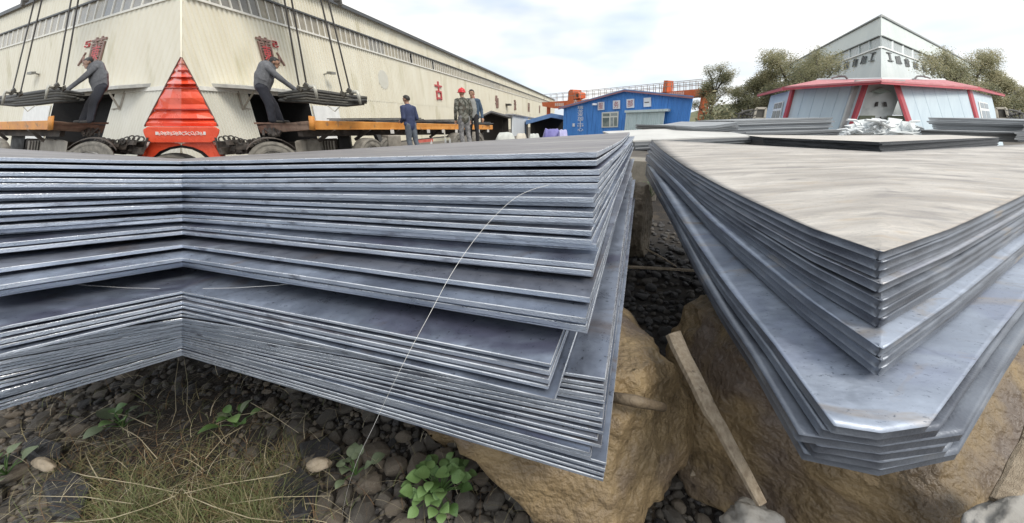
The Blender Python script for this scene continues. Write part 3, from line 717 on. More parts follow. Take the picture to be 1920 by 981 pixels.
    # canopy over the doorway on a bracket
    b = MB(tw); z_ = 2.80; b.hexa([W(1.55, z_, .04), W(5.2, z_, .04), W(5.2, z_ + .13, .04), W(1.55, z_ + .13, .04)], [W(1.9, z_ - .06, 1.2), W(5.4, z_ - .06, 1.2), W(5.4, z_ + .05, 1.2), W(1.9, z_ + .05, 1.2)]); cn = b.build('canopy', mat('canopy_grey', (.36, .36, .34), (.5, .5, .47), 3, .5), wh)
    for i in range(7): b = MB(tw); aa = 2.0 + .46 * i; b.hexa([W(aa, z_ + .135, .1), W(aa + .3, z_ + .135, .1), W(aa + .3, z_ + .16, .1), W(aa, z_ + .16, .1)], [W(aa + .1, z_ + .06, 1.15), W(aa + .4, z_ + .06, 1.15), W(aa + .4, z_ + .085, 1.15), W(aa + .1, z_ + .085, 1.15)]); b.build('roof_sheet', trimm, cn)
    for a_ in (2.55,):
        b = MB(tw); b.bar(W(a_, 2.72, .08), W(a_, 1.95, .08), .06, .06); b.bar(W(a_, 2.0, .08), W(a_, 2.68, .9), .05, .05); b.bar(W(a_, 2.05, .1), W(a_ + .35, 2.0, .1), .04, .04); b.build('bracket', mat('rusty_bracket', (.30, .27, .22), (.42, .38, .32), 6, .6), wh)
    # wall lamp
    b = MB(tw); b.bar(W(8.05, 3.95, .05), W(8.05, 4.0, .45), .05, .05); b.box(W(8.05, 4.0, .55), .36, .30, .12, (DX, DY, 0), tuple(WN), (0, 0, 1)); b.build('wall_lamp', plain('lamp_grey', (.20, .20, .18), .5), wh)
    # raised sign character near the fold, red strokes in a dark outline
    ex = Vector((DX, DY, 0))
    letter('sign_letter', '蘭', W(4.18, 4.05, .05), ex * .74, Vector((0, 0, 1.05)), WN * .08, brownm, wh, tw)
    letter('sign_letter', '東', W(4.34, 4.14, .132), ex * .42, Vector((0, 0, .62)), WN * .02, redm, wh, tw)
    letter('sign_letter', '己', W(5.02, 4.78, .05), ex * .26, Vector((0, 0, .26)), WN * .1, redm, wh, tw)
    letter('sign_letter', '入', W(5.0, 4.02, .05), ex * .40, Vector((0, 0, .55)), WN * .1, brownm, wh, tw)
    b = MB(tw); b.lathe(W(14.0, 4.25, .035), WN, [(0, .62), (.015, .62), (.02, .58)], 28); b.build('round_patch', mat('faint_patch', (.58, .575, .50), (.62, .61, .54), 2, .6), wh)  # faint disc, a little darker and greyer than the wall sheet
b = MB(); q = [W(corner_a(z) - .0, z, .0) for z in (0, ZR)]; b.tube([q[0], q[1]], .035, 8); b.build('corner_flashing', cream, wh, smooth=True)
ex = Vector((DX, DY, 0))
for a_, ch_, s_, m_ in ((22.4, '古', 1.62, redm), (32.0, '城', 1.6, redm), (42.8, '物', 1.75, brownm), (54.9, '流', 1.75, brownm), (68.2, '园', 1.75, brownm), (83.0, '区', 1.75, brownm)):
    letter('sign_letter', ch_, W(a_, 3.35 if a_ < 30 else 3.2, .05), ex * s_ * .9, Vector((0, 0, s_)), WN * .12, m_, wh)
b = MB(); b.box(W(49.5, 3.9, .4), 1.2, .8, .3, tuple(ex), tuple(WN)); b.build('wall_lamp', inkm, wh)
b = MB(); b.prism([W(AEND, 0, 0), W(AEND, ZR, 0), W(AEND, ZR + .4, -8), W(AEND, 0, -8)], ex * .1); b.build('end_wall', cream, wh)

# ---------------------------------------------------------------- the lorry: red cab at the fold
red = mat('red_cab_paint', (.74, .07, .028), (.84, .11, .045), 2.5, .28, 0, 0, 40, coat=.4, rvar=.06)
rubber = mat('dusty_rubber', (.13, .122, .108), (.25, .235, .205), 7, .85, 0, .3, 50)
rimm = mat('pale_rim', (.42, .40, .37), (.6, .58, .54), 7, .6, .3)
dkm = mat('greasy_chassis', (.05, .042, .036), (.13, .11, .095), 6, .7, .2, .3, 30)
grime = mat('dusty_tank', (.24, .22, .19), (.36, .335, .29), 6, .7, .1, .2, 30)
orange = mat('orange_frame_paint', (.62, .24, .045), (.78, .36, .09), 3, .55, 0, .2, 30, (1, 1, 1), .35, .65, c3=(.30, .17, .09), s3=5, t3=.6)
rusty = mat('rusty_deck', (.20, .13, .095), (.34, .24, .18), 5, .8, 0, .4, 30, (1, 1, 1), .35, .65, c3=(.12, .09, .075), s3=3, t3=.55)
def wheel(c, ax, r, wd, parent, tw=ID, hub=True):
    ax = Vector(ax).normalized()
    b = MB(tw); b.lathe(c, ax, [(-wd * .5, r * .55), (-wd * .5, r * .9), (-wd * .38, r * .985), (-wd * .1, r), (wd * .1, r), (wd * .38, r * .985), (wd * .5, r * .9), (wd * .5, r * .86), (wd * .46, r * .80), (wd * .5, r * .66), (wd * .48, r * .57), (wd * .3, r * .55)], 30)
    wo = b.build('wheel', rubber, parent, smooth=False)
    b = MB(tw); b.lathe(c, ax, [(-wd * .3, r * .56), (wd * .36, r * .56), (wd * .42, r * .52), (wd * .18, r * .46), (wd * .12, r * .2), (wd * .34, r * .17), (wd * .36, r * .04)], 24); b.build('rim', rimm, wo)
    return wo
cab = thing('truck', atY(340, 330, 9.6), 'red lorry cab standing at the fold before the cream warehouse', 'truck')
YC = 9.5
def cabp(u, v, dy=0.): return atY(u, v, YC + dy)
# the shell: a tapering red body, its front built from panels
prof = [(107, 340), (122, 348), (146, 361), (160, 368.5), (171, 374), (205, 392), (222, 401), (236, 408.5)]
def half(v):
    for (v0, u0), (v1, u1) in zip(prof, prof[1:]):
        if v <= v1: return u0 + (u1 - u0) * (v - v0) / (v1 - v0) - 340
    return prof[-1][1] - 340
b = MB()
lev = [108.5, 114, 119, 122, 127, 131, 135, 140, 144, 147, 152, 157, 160.5, 164, 172, 184, 196, 204, 207, 214, 222, 224.5, 231, 237]
bul = {119: .05, 122: -.05, 131: .05, 135: -.06, 144: .05, 147: -.07, 157: .06, 160.5: -.08, 184: .03, 204: .02, 207: -.05, 222: .05, 224.5: -.02, 231: .03}
rows_ = []
for v in lev:
    h_ = max(.6, half(v)); o_ = -bul.get(v, 0.)
    rows_.append([cabp(340 - h_, v, .35 + o_), cabp(340 - h_ * .5, v, .12 + o_), cabp(340, v, o_), cabp(340 + h_ * .5, v, .12 + o_), cabp(340 + h_, v, .35 + o_)])
vs = []; fs = []
for r_ in rows_: vs += r_
n5 = len(rows_)
for j in range(n5 - 1):
    for i in range(4): fs.append([j * 5 + i, j * 5 + i + 1, (j + 1) * 5 + i + 1, (j + 1) * 5 + i])
bk = len(vs)
for r_ in rows_: mid_ = (r_[0] + r_[4]) / 2; vs += [lerp(r_[0], mid_, .12) + Vector((-1.6, 1.6, 0)), lerp(r_[4], mid_, .12) + Vector((-1.6, 1.6, 0))]
for j in range(n5 - 1):
    fs += [[j * 5, (j + 1) * 5, bk + 2 * (j + 1), bk + 2 * j], [j * 5 + 4, bk + 2 * j + 1, bk + 2 * (j + 1) + 1, (j + 1) * 5 + 4], [bk + 2 * j, bk + 2 * j + 2, bk + 2 * j + 3, bk + 2 * j + 1]]
fs += [[0, bk, bk + 1, 4, 3, 2, 1], [(n5 - 1) * 5 + i for i in range(5)] + [bk + 2 * n5 - 1, bk + 2 * n5 - 2]]
b.add(vs, fs); b.build('cab_shell', red, cab)
for v in (165, 206, 223): b = MB(); h_ = half(v) + .5; b.tube([cabp(340 - h_, v, .33), cabp(340 - h_ * .5, v, .1), cabp(340, v, -.03), cabp(340 + h_ * .5, v, .1), cabp(340 + h_, v, .33)], .012, 5); b.build('panel_seam', plain('dark_red', (.28, .02, .015), .5), cab)
# side edge trims
for s_ in (-1, 1):
    b = MB(); b.tube([cabp(340 + s_ * half(v), v, .34) for v in (108, 146, 171, 205, 237)], .02, 6); b.build('edge_trim', plain('dark_trim_%d' % s_, (.12, .05, .04), .5), cab)
b = MB(); pts = [(268, 243), (276, 238), (404, 238), (412, 243), (411, 250), (405, 263), (396, 268), (284, 268), (275, 263), (269, 250)]
b.prism([cabp(u, v, -.15) for u, v in pts], (-.62, .68, 0)); bp = b.build('bumper', red, cab, bevel=.015)
for i in range(17):
    u = 292 + i * 5.6; b = MB()
    if i in (0, 16): b.prism([cabp(u, 247, -.152), cabp(u + 4.2, 247, -.152), cabp(u + 4.6, 253, -.152), cabp(u + .4, 253, -.152)], (0, -.012, 0)); b.build('marker', white, bp)
    else: letter('letter', random.Random(i).choice('0368UBGCESR'), cabp(u, 254 if i % 2 else 253, -.152), Vector((.065, 0, 0)), Vector((0, 0, .085)), Vector((0, -.012, 0)), plain('letter_white_%d' % i, (.78, .62, .58), .5), bp)
# mud guards spreading like an A over the wheel
for s_, tw in ((1, ID), (-1, TL)):
    b = MB(tw); b.prism([cabp(q, v, -.05) for q, v in ((341, 269), (398, 266), (416, 298), (418, 318), (410, 318), (398, 300), (380, 284), (362, 276.5), (341, 272.5))], (-.3, .5, 0)); b.build('mudguard', red, cab, bevel=.01)
    b = MB(tw); b.prism([cabp(q, v, .0) for q, v in ((340, 272.5), (362, 276.5), (380, 284), (398, 300), (409, 318), (404, 318), (392, 302), (376, 288), (360, 280.5), (340, 277))], (-.3, .5, 0)); b.build('wheel_arch', black, cab)
wheel(atY(340, 330, 9.75), (.25, -1, 0), .62, .5, cab)

def chain_loop(b, c, r, ax):
    pts = []; x = Vector(ax).orthogonal().normalized(); y = Vector(ax).cross(x)
    for k in range(11): an = 6.283 * k / 10; pts.append(Vector(c) + (x * math.cos(an) + y * math.sin(an)) * r)
    b.tube(pts, .018, 5, cap=False)
AX = Vector((.62, -.78, 0))
for side, tw in (('right', ID), ('left', TL)):
    nm = 'on the right of the red cab' if side == 'right' else 'on the left of the red cab'
    ch_ = thing('tractor_chassis', tw(atY(470, 330, 9.6)), 'greasy dark lorry chassis with wheel and tanks ' + nm, 'chassis', 'chassis beside the cab')
    b = MB(tw); b.hexa([atY(400, 272, 9.6), atY(640, 262, 11.6), atY(640, 276, 11.6), atY(400, 292, 9.6)], [atY(400, 272, 10.0), atY(640, 262, 12.0), atY(640, 276, 12.0), atY(400, 292, 10.0)]); b.build('frame_rail', dkm, ch_)
    b = MB(tw); r_ = random.Random(2)
    for i in range(15): u = 418 + i * 5 + r_.uniform(-3, 3); v = r_.uniform(262, 284); p = atY(u, v, 9.3 + r_.uniform(0, .4)); b.box(p, r_.uniform(.08, .3), r_.uniform(.1, .3), r_.uniform(.05, .2))
    b.build('machinery', dkm, ch_)
    b = MB(tw)
    for i in range(10): chain_loop(b, atY(416 + i * 9, 262 - 3 * math.sin(i * .9) + i * .5, 9.4), .07, (.3, -1, .2 * (-1) ** i))
    b.build('coiled_hose', inkm, ch_)
    b = MB(tw); b.bar(atY(404, 258, 9.35), atY(410, 282, 9.35), .035, .035); b.bar(atY(400, 265, 9.36), atY(440, 266, 9.36), .03, .03); b.build('step_frame', inkm, ch_)
    wheel(atY(516, 306, 8.95), AX, .54, .42, ch_, tw)
    # mudguard over the wheel
    b = MB(tw); c = atY(516, 306, 8.95); x = Vector((.78, .62, 0)); pts = []
    for k in range(9): an = R(35 + 110 * k / 8); pts.append(c + x * math.cos(an) * .60 + Vector((0, 0, math.sin(an) * .60)))
    for p, q in zip(pts, pts[1:]): b.hexa([p - AX * .25, q - AX * .25, q - AX * .25 + Vector((0, 0, .02)), p - AX * .25 + Vector((0, 0, .02))], [p + AX * .22, q + AX * .22, q + AX * .22 + Vector((0, 0, .02)), p + AX * .22 + Vector((0, 0, .02))])
    b.build('mudguard', dkm, ch_)
    for i, (u0, u1, v0, v1, m_, n_) in enumerate(((552, 572, 264, 290, grime, 'tank'), (573, 600, 262, 288, grime, 'tank'), (600, 629, 262, 286, dkm, 'battery_box'), (632, 655, 254, 282, plain('dark_box_%s' % side, (.06, .06, .06), .6), 'tool_box'))):
        b = MB(tw); y_ = 9.6 + i * .62; b.prism([atY(u0, v0, y_), atY(u1, v0 - 1, y_ + .4), atY(u1 + 4, v1, y_ + .4), atY(u0 + 4, v1, y_)], Vector((-.25, .6, 0))); bx = b.build(n_, m_, ch_, bevel=.03)
        if n_ == 'battery_box':
            for j in range(5): b = MB(tw); uu = u0 + 2 + j * 5.4; b.prism([atY(uu, v0 + 2, y_ - .02), atY(uu + 2.4, v0 + 2, y_ + .01), atY(uu + 5, v1 - 2, y_ + .01), atY(uu + 2.6, v1 - 2, y_ - .02)], (-.01, .05, 0)); b.build('rib', grime, bx)
    # ------------------------------------------------ flatbed trailer
    tr = thing('flatbed_trailer', tw(atY(600, 330, 10)), 'rusty flatbed trailer with orange side beam ' + nm, 'trailer', 'flatbed trailers')
    A = atY(588, 226, 9.5); Ab = atY(588, 243.5, 9.5); E_ = atY(924, 235, 19.); Eb = atY(924, 243, 19.); G_ = atY(482, 236, 10.4); Gb = atY(489, 250.5, 10.4)
    back = (G_ - A); back.z = 0
    b = MB(tw); b.hexa([A, E_, Eb, Ab], [A - back.normalized() * -.12, E_ - back.normalized() * -.12, Eb - back.normalized() * -.12, Ab - back.normalized() * -.12]); sb = b.build('side_beam', orange, tr, bevel=.01)
    b = MB(tw); b.tube([A + Vector((0, -.05, .10)), Ab + Vector((0, -.05, 0))], .07, 10); b.build('corner_post', orange, tr, smooth=True)
    b = MB(tw); b.hexa([A + Vector((-.01, 0, 0)), G_, Gb, Ab + Vector((-.01, 0, 0))], [A + (E_ - A).normalized() * .15 + Vector((-.14, 0, 0)), G_ + (E_ - A).normalized() * .15, Gb + (E_ - A).normalized() * .15, Ab + (E_ - A).normalized() * .15 + Vector((-.14, 0, 0))]); fb = b.build('front_beam', rusty, tr, bevel=.01)
    r_ = random.Random(8)
    for i in range(9): b = MB(tw); u = 497 + i * 3.5; b.bar(atY(u + r_.uniform(-5, 5), 243 + r_.uniform(-3, 2), 10.1), atY(u + r_.uniform(-4, 8), 253 + r_.uniform(-1, 3), 9.9), .05, .05); b.build('torn_strip', dkm, fb)
    # deck planks
    dv = (E_ - A) / 14.
    for i in range(14):
        p = A + dv * i + Vector((-.13, .02, -.05)); q = p + dv * .97; wv = Vector((back.x * 1., back.y * 1., 0)) * .97
        b = MB(tw); b.prism([p, q, q + wv, p + wv], (0, 0, -.05)); b.build('deck_plank', rusty, tr)
    b = MB(tw); b.hexa([Ab + Vector((-.5, .3, 0)), Eb + Vector((-.5, 0, 0)), Eb + Vector((-.5, 0, -.22)), Ab + Vector((-.5, .3, -.18))], [Ab + Vector((-.7, .4, 0)), Eb + Vector((-.7, .1, 0)), Eb + Vector((-.7, .1, -.22)), Ab + Vector((-.7, .4, -.18))]); b.build('frame_rail', dkm, tr)
    for i in range(8):
        p = lerp(Ab, Eb, .06 + i * .125); b = MB(tw); b.bar(p + Vector((0, .02, .02)), p + Vector((-.6, .2, -.3)), .06, .08); b.build('outrigger', dkm, tr)
    if side == 'right':
        for i in range(8):
            p = lerp(Ab, Eb, .28 + i * .095) + Vector((.02, -.05, -.06)); b = MB(); b.box(p, .10, .05, .12); b.build('lashing_hook', white, tr)
        for i, (u, v, y_) in enumerate(((690, 287, 11.15), (724, 284, 11.9), (856, 266, 15.7), (893, 264, 17.1))):
            wheel(atY(u, 0, y_) * 0 + Vector((atY(u, 275, y_).x, y_, .52)), (.935, -.354, 0), .52, .4, tr)
        b = MB(); b.prism([atY(728, 254, 11.7), atY(752, 253.5, 12.3), atY(754, 280, 12.3), atY(730, 282, 11.7)], (-.4, .3, 0)); b.build('tool_box', grime, tr, bevel=.03)
        b = MB(); b.prism([atY(706, 253, 11.5), atY(714, 253, 11.6), atY(722, 276, 11.6), atY(716, 276, 11.5)], (-.2, .2, 0)); b.build('mud_flap', plain('flap', (.05, .05, .05), .8), tr)
    else:
        wheel(Vector((atY(690, 275, 11.15).x, 11.15, .52)), (.9, -.45, 0), .52, .4, tr, tw)

# loads on the right trailer: flat dark sheets
lm = mat('dark_sheet_load', (.07, .07, .072), (.15, .15, .15), 4, .5, .4)
for (u0, u1, v0, v1, y0, y1, lab) in ((648, 790, 221, 228, 12., 15.2, 'dark steel sheets lying on the orange trailer before the walking man'), (700, 792, 224, 231, 12.6, 15.0, 'second pile of dark sheets lying on the orange trailer'), (772, 862, 224, 231, 14.6, 17.2, 'dark sheets lying on the trailer between the three men'), (820, 920, 229, 235, 16., 18.6, 'dark sheets at the far end of the orange trailer')):
    ld = thing('sheet_bundle', atY((u0 + u1) / 2, v1, y0), lab, 'steel sheets', 'sheet loads on the trailer')
    for k in range(3):
        b = MB(); vv0 = v0 + (v1 - v0) * k / 3; vv1 = v0 + (v1 - v0) * (k + .8) / 3; s_ = (k % 2) * 5
        b.prism([atY(u0 + s_, vv0 + 1, y0), atY(u1 + s_, vv0, y1), atY(u1 + s_, vv1, y1), atY(u0 + s_, vv1 + 1, y0)], (-.9, .5, 0)); b.build('sheet', lm, ld)

# ---------------------------------------------------------------- lifted bundles and slings
bm_ = [mat('bundle_steel_a', (.035, .035, .034), (.08, .078, .072), 8, .5, .4, .2, 40), mat('bundle_steel_b', (.06, .057, .05), (.12, .115, .10), 8, .5, .4, .2, 40)]
cablem = plain('steel_cable', (.05, .045, .04), .5, .4)
hookm = plain('hook_steel', (.07, .065, .055), .5, .4); clamp = mat('pale_clamp', (.42, .41, .36), (.55, .54, .48), 8, .5, .4)
for side, tw in (('right', ID), ('left', TL)):
    wd = 'right of the red cab' if side == 'right' else 'at the left edge'
    bu = thing('steel_bundle', tw(atY(610, 190, 9.6)), 'dark bundle of steel bars hanging in slings ' + wd, 'steel bundle', 'lifted steel bundles')
    r_ = random.Random(4)
    for k in range(15):
        i, j = k % 5, k // 5; top = .18 + .62 * i / 4.; du = r_.uniform(-10, 12)
        s_ = [(528 + j * 3 + r_.uniform(-8, 14), 177 + i * 3.0 + r_.uniform(-1, 1)), (575, 169 + i * 5.2), (610, 174 + i * 5.), (650, 180 + i * 4.2), (678 + du, 184 + i * 2.6)]
        P = [atY(u, v, 9.35 + .9 * q / 4 + j * .13) for q, (u, v) in enumerate(s_)]
        b = MB(tw); b.tube(P, [.03, .052, .056, .052, .04], 6); b.build('bar', bm_[k % 2], bu, smooth=True)
    sl = thing('lifting_sling', tw(atY(600, 175, 9.5)), 'four thin steel cables with hooks lifting the bundle ' + wd, 'sling', 'slings on the lifted bundles')
    for (u0, v0, u1, v1) in ((523, -60, 560.5, 160), (537, -55, 574, 155), (590, -50, 641, 171), (603, -50, 656, 169)):
        b = MB(tw); b.tube([atY(u0, v0, 9.35), atY(u1, v1, 9.45)], .020, 6); b.build('cable', cablem, sl)
    for (u, v) in ((562, 166), (643, 176)):
        b = MB(tw); b.tube([atY(u - 1, v - 4, 9.25), atY(u - 3, v + 1, 9.22), atY(u + 1, v + 4, 9.22), atY(u + 4, v, 9.25)], .045, 6); b.bar(atY(u, v - 1, 9.25), atY(u + 16, v - 3, 9.25), .03, .03); b.bar(atY(u + 9, v - 8, 9.22), atY(u + 18, v, 9.22), .09, .10); b.tube([atY(u + 10, v - 9, 9.2), atY(u + 12, v - 2, 9.2), atY(u + 19, v + 1, 9.2)], .03, 6); b.build('hook', hookm, sl)
        b = MB(tw); b.tube([atY(u + 18, v - 3, 9.2), atY(u + 27, v - 4, 9.2), atY(u + 29, v + 2, 9.18), atY(u + 33, v + 20, 9.2)], [.04, .045, .045, .03], 6); b.build('clamp', clamp, sl, smooth=True)
    b = MB(tw); b.tube([atY(614, 198, 9.35), atY(628, 209, 9.35), atY(637, 200, 9.35)], .014, 5); b.build('loop', clamp, sl)
    b = MB(tw); b.box(atY(632, 0, 9.4), .12, .1, .08); b.box(atY(637, 5, 9.4), .08, .08, .12); b.build('crane_hook', hookm, None, 'dark crane hook cut by the top edge of the picture ' + ('right of the cables' if side == 'right' else 'at the upper left'), 'hook', 'crane hooks at the top edge')
# slack cables tangled with the upper hooks

# ---------------------------------------------------------------- people: one continuous body each, grown from posed limbs
def person(base, fwd, caps, mats, label, height_scale=1., tw=ID, name='person', hair=None, extra=None, vox=.0105, group=None, fat=1.12, bulk=(0, 1)):
    fwd = Vector((fwd[0], fwd[1], 0)).normalized(); rt = Vector((fwd.y, -fwd.x, 0)); upv = Vector((0, 0, 1)); S = height_scale
    def L(p): return Vector(base) + (rt * p[0] + fwd * p[1] + upv * p[2]) * S
    src = MB(); caps = [(a, b, r0 * (fat if mi in bulk else 1), r1 * (fat if mi in bulk else 1), mi, *sq) for a, b, r0, r1, mi, *sq in caps]
    for a, b, ra_, rb_, mi, *sq in caps:
        a = Vector(a); b = Vector(b); d = b - a; ln = max(d.length, 1e-5); d = d / ln; x = d.orthogonal().normalized()
        if sq: # flattened section: keep the wide axis sideways
            x = (Vector((1, 0, 0)) - d * d.x).normalized()
        y = d.cross(x); fl = sq[0] if sq else 1.
        prof_ = []
        for k in range(5): an = -math.pi / 2 + math.pi / 2 * k / 5; prof_.append((ra_ * math.sin(an) * .95, ra_ * math.cos(an) + 1e-4))
        for k in range(6): an = math.pi / 2 * k / 5; prof_.append((ln + rb_ * math.sin(an) * .95, rb_ * math.cos(an) + 1e-4))
        n_ = 14; vs = []
        for h_, r_ in prof_:
            for k in range(n_): an = 6.28319 * k / n_; vs.append(a + d * h_ + x * math.cos(an) * r_ + y * math.sin(an) * r_ * fl)
        m_ = len(prof_); fs = [[i * n_ + k, i * n_ + (k + 1) % n_, (i + 1) * n_ + (k + 1) % n_, (i + 1) * n_ + k] for i in range(m_ - 1) for k in range(n_)] + [list(range(n_))[::-1], [(m_ - 1) * n_ + k for k in range(n_)]]
        src.add(vs, fs, mi)
    me = bpy.data.meshes.new('body'); me.from_pydata([tuple(p) for p in src.v], [], src.f)
    o = bpy.data.objects.new('body', me); COL.objects.link(o)
    rm = o.modifiers.new('r', 'REMESH'); rm.mode = 'VOXEL'; rm.voxel_size = vox
    sm = o.modifiers.new('s', 'SMOOTH'); sm.iterations = 3; sm.factor = .5
    bpy.context.view_layer.update()
    ev = bpy.data.meshes.new_from_object(o.evaluated_get(bpy.context.evaluated_depsgraph_get()))
    vs = [v.co.copy() for v in ev.vertices]; fs = [list(p.vertices) for p in ev.polygons]
    bpy.data.objects.remove(o); bpy.data.meshes.remove(me); bpy.data.meshes.remove(ev)
    def near(p):
        best = 1e9; bi = 0
        for a, b, ra_, rb_, mi, *sq in caps:
            a = Vector(a); b = Vector(b); d = b - a; t = max(0, min(1, (p - a).dot(d) / max(d.length_squared, 1e-9)))
            q = (p - (a + d * t)).length / (ra_ + (rb_ - ra_) * t)
            if q < best: best = q; bi = mi
        return bi
    out_ = MB(tw); wr = []
    for v in vs:                                     # cloth creases
        q = v + Vector([mn.noise(v * 9 + Vector((k * 5, 0, 0))) for k in range(3)]) * .006
        wr.append(L(q))
    out_.v = wr; out_.f = fs; out_.m = [near(sum((vs[i] for i in f), Vector()) / len(f)) for f in fs]
    body = out_.build(name, mats, None, label, 'person', group, smooth=True)
    for nm, fn, m_ in (extra or []):
        e_ = MB(lambda p: tw(L(p))); fn(e_); e_.build(nm, m_, body, smooth=True)
    return body
def hand(c, d, side, curl=.6, mi=0, s=1.):           # palm, four fingers and a thumb
    c = Vector(c); d = Vector(d).normalized(); x = d.cross(Vector((0, 0, 1)));
    if x.length < .1: x = Vector((1, 0, 0))
    x.normalize(); z = x.cross(d); r = [(tuple(c), tuple(c + d * .075 * s), .032 * s, .036 * s, mi)]
    for k in range(4):
        b = c + d * .085 * s + x * (k - 1.5) * .021 * s; ln = (.036, .042, .040, .030)[k] * s
        m_ = b + d * ln - z * ln * curl * .4; e_ = m_ + d * ln * .6 - z * ln * curl
        r += [(tuple(b), tuple(m_), .0105 * s, .0095 * s, mi), (tuple(m_), tuple(e_), .0095 * s, .008 * s, mi)]
    b = c + d * .02 * s + x * side * .034 * s; r += [(tuple(b), tuple(b + d * .04 * s + x * side * .022 * s), .0125 * s, .0105 * s, mi), (tuple(b + d * .04 * s + x * side * .022 * s), tuple(b + d * .068 * s + x * side * .022 * s), .0105 * s, .009 * s, mi)]
    return r
def head(c, f, mi, s=1.):                            # skull, jaw, nose, ears, neck is separate
    c = Vector(c); f = Vector(f).normalized(); r = Vector((f.y, -f.x, 0))
    if r.length < .1: r = Vector((1, 0, 0))
    r.normalize(); u = r.cross(f); u = u if u.z > 0 else -u
    return [(tuple(c - f * .022 * s + u * .022 * s), tuple(c + f * .022 * s + u * .022 * s), .086 * s, .082 * s, mi), (tuple(c + f * .03 * s - u * .02 * s), tuple(c + f * .05 * s - u * .085 * s), .062 * s, .042 * s, mi),
            (tuple(c + f * .088 * s + u * .012 * s), tuple(c + f * .112 * s - u * .022 * s), .010 * s, .015 * s, mi), (tuple(c + r * .082 * s + u * .012 * s), tuple(c + r * .084 * s - u * .02 * s), .018 * s, .014 * s, mi), (tuple(c - r * .082 * s + u * .012 * s), tuple(c - r * .084 * s - u * .02 * s), .018 * s, .014 * s, mi)]
def face(c, f):                                      # eyes, brows and mouth
    c = Vector(c); f = Vector(f).normalized(); r = Vector((f.y, -f.x, 0)).normalized(); u = r.cross(f); u = u if u.z > 0 else -u
    def fn(e):
        for s_ in (-1, 1):
            e.blob(c + f * .090 + r * s_ * .033 + u * .018, .011, .011, .008, 1, 0); e.tube([c + f * .096 + r * s_ * .018 + u * .036, c + f * .092 + r * s_ * .048 + u * .036], .005, 5)
        e.tube([c + f * .093 - r * .022 - u * .052, c + f * .098 - u * .053, c + f * .093 + r * .022 - u * .052], .005, 5)
    return fn
def haircap(c, f, front=.02, low=-.03, s=1.):
    c = Vector(c); f = Vector(f).normalized(); r = Vector((f.y, -f.x, 0)).normalized(); u = r.cross(f); u = u if u.z > 0 else -u
    def fn(e):
        vs = []; fs = []; na, nb = 18, 9
        for j in range(nb):
            ph = j / (nb - 1)
            for i in range(na):
                an = 6.28319 * i / na; fr = math.cos(an)          # fr=1 is the face
                lowest = (front if fr > .3 else low + .0 * fr) ; el0 = math.asin(max(-.7, min(.95, lowest / .1)))
                if fr > .3: el0 = R(38)
                elif fr > -.2: el0 = R(5)
                else: el0 = R(-28)
                el = el0 + (math.pi / 2 - el0) * ph; rr = .103 * s * (1 + .05 * mn.noise(Vector((i * .9, j * .8, 1))))
                vs.append(c + u * .024 * s + f * (fr * math.cos(el) * rr * 1.10) + r * (math.sin(an) * math.cos(el) * rr * .94) + u * (math.sin(el) * rr))
        for j in range(nb - 1):
            for i in range(na): fs.append([j * na + i, j * na + (i + 1) % na, (j + 1) * na + (i + 1) % na, (j + 1) * na + i])
        e.add(vs, fs)
    return fn
skin = mat('skin', (.36, .20, .13), (.44, .26, .18), 12, .55); hairm = plain('black_hair', (.018, .016, .015), .55)
greyh = mat('grey_hoodie', (.10, .105, .115), (.16, .165, .18), 18, .85, 0, .4, 120); navyt = mat('navy_trousers', (.012, .014, .022), (.028, .03, .042), 12, .85, 0, .3, 80); glovem = plain('work_glove', (.38, .38, .37), .8)
navyj = mat('navy_jacket', (.022, .032, .085), (.045, .06, .13), 10, .75, 0, .3, 80); slate = mat('slate_trousers', (.075, .09, .115), (.13, .15, .18), 10, .85, 0, .3, 80)
shoe = plain('dark_shoe', (.03, .026, .022), .6); tee = plain('grey_tee', (.27, .28, .27), .8); denim = mat('teal_denim_jacket', (.035, .065, .11), (.07, .11, .165), 10, .8, 0, .3, 80); blackt = plain('black_trousers', (.014, .014, .017), .85)
camo = mat('camouflage_jacket', (.04, .045, .035), (.20, .20, .175), 9, .85, 0, .2, 80, (1, 1, 1), .44, .56, c3=(.075, .065, .05), s3=11, t3=.50, detail=2); camot = mat('grey_camo_trousers', (.13, .13, .135), (.25, .245, .25), 14, .85, 0, .2, 80, (1, 1, 1), .42, .58); helm = plain('red_helmet', (.55, .02, .03), .3)
# --- bending loader in grey hoodie, on either trailer
loader = [((-.09, -.2, .82), (.09, -.2, .82), .115, .115, 1, .95), ((0, -.19, .86), (0, -.1, 1.06), .15, .175, 0, .9), ((0, -.1, 1.06), (0, .0, 1.25), .185, .17, 0, .85), ((-.15, .03, 1.27), (.15, .03, 1.27), .075, .075, 0),
          ((0, .03, 1.30), (0, .12, 1.37), .058, .052, 0), ((-.07, -.03, 1.30), (.07, -.03, 1.30), .07, .07, 0),
          ((-.10, -.2, .80), (-.12, -.05, .44), .105, .08, 1), ((-.12, -.05, .44), (-.12, .0, .07), .082, .066, 1), ((-.12, -.05, .045), (-.12, .17, .03), .042, .036, 3),
          ((.10, -.2, .80), (.12, -.14, .44), .105, .08, 1), ((.12, -.14, .44), (.13, -.17, .08), .082, .066, 1), ((.13, -.21, .05), (.13, .02, .03), .042, .036, 3),
          ((-.19, .04, 1.26), (-.22, .26, 1.06), .066, .054, 0), ((-.22, .26, 1.06), (-.14, .52, .83), .055, .042, 0), ((.19, .04, 1.26), (.23, .24, 1.04), .066, .054, 0), ((.23, .24, 1.04), (.15, .50, .80), .055, .042, 0)]
loader += hand((-.14, .53, .82), (.15, 1, -.55), 1, .9, 2) + hand((.15, .51, .79), (-.15, 1, -.5), -1, .9, 2) + head((0, .20, 1.42), (.15, 1, -.42), 4)
hc, hf = (0, .20, 1.42), (.15, 1, -.42)
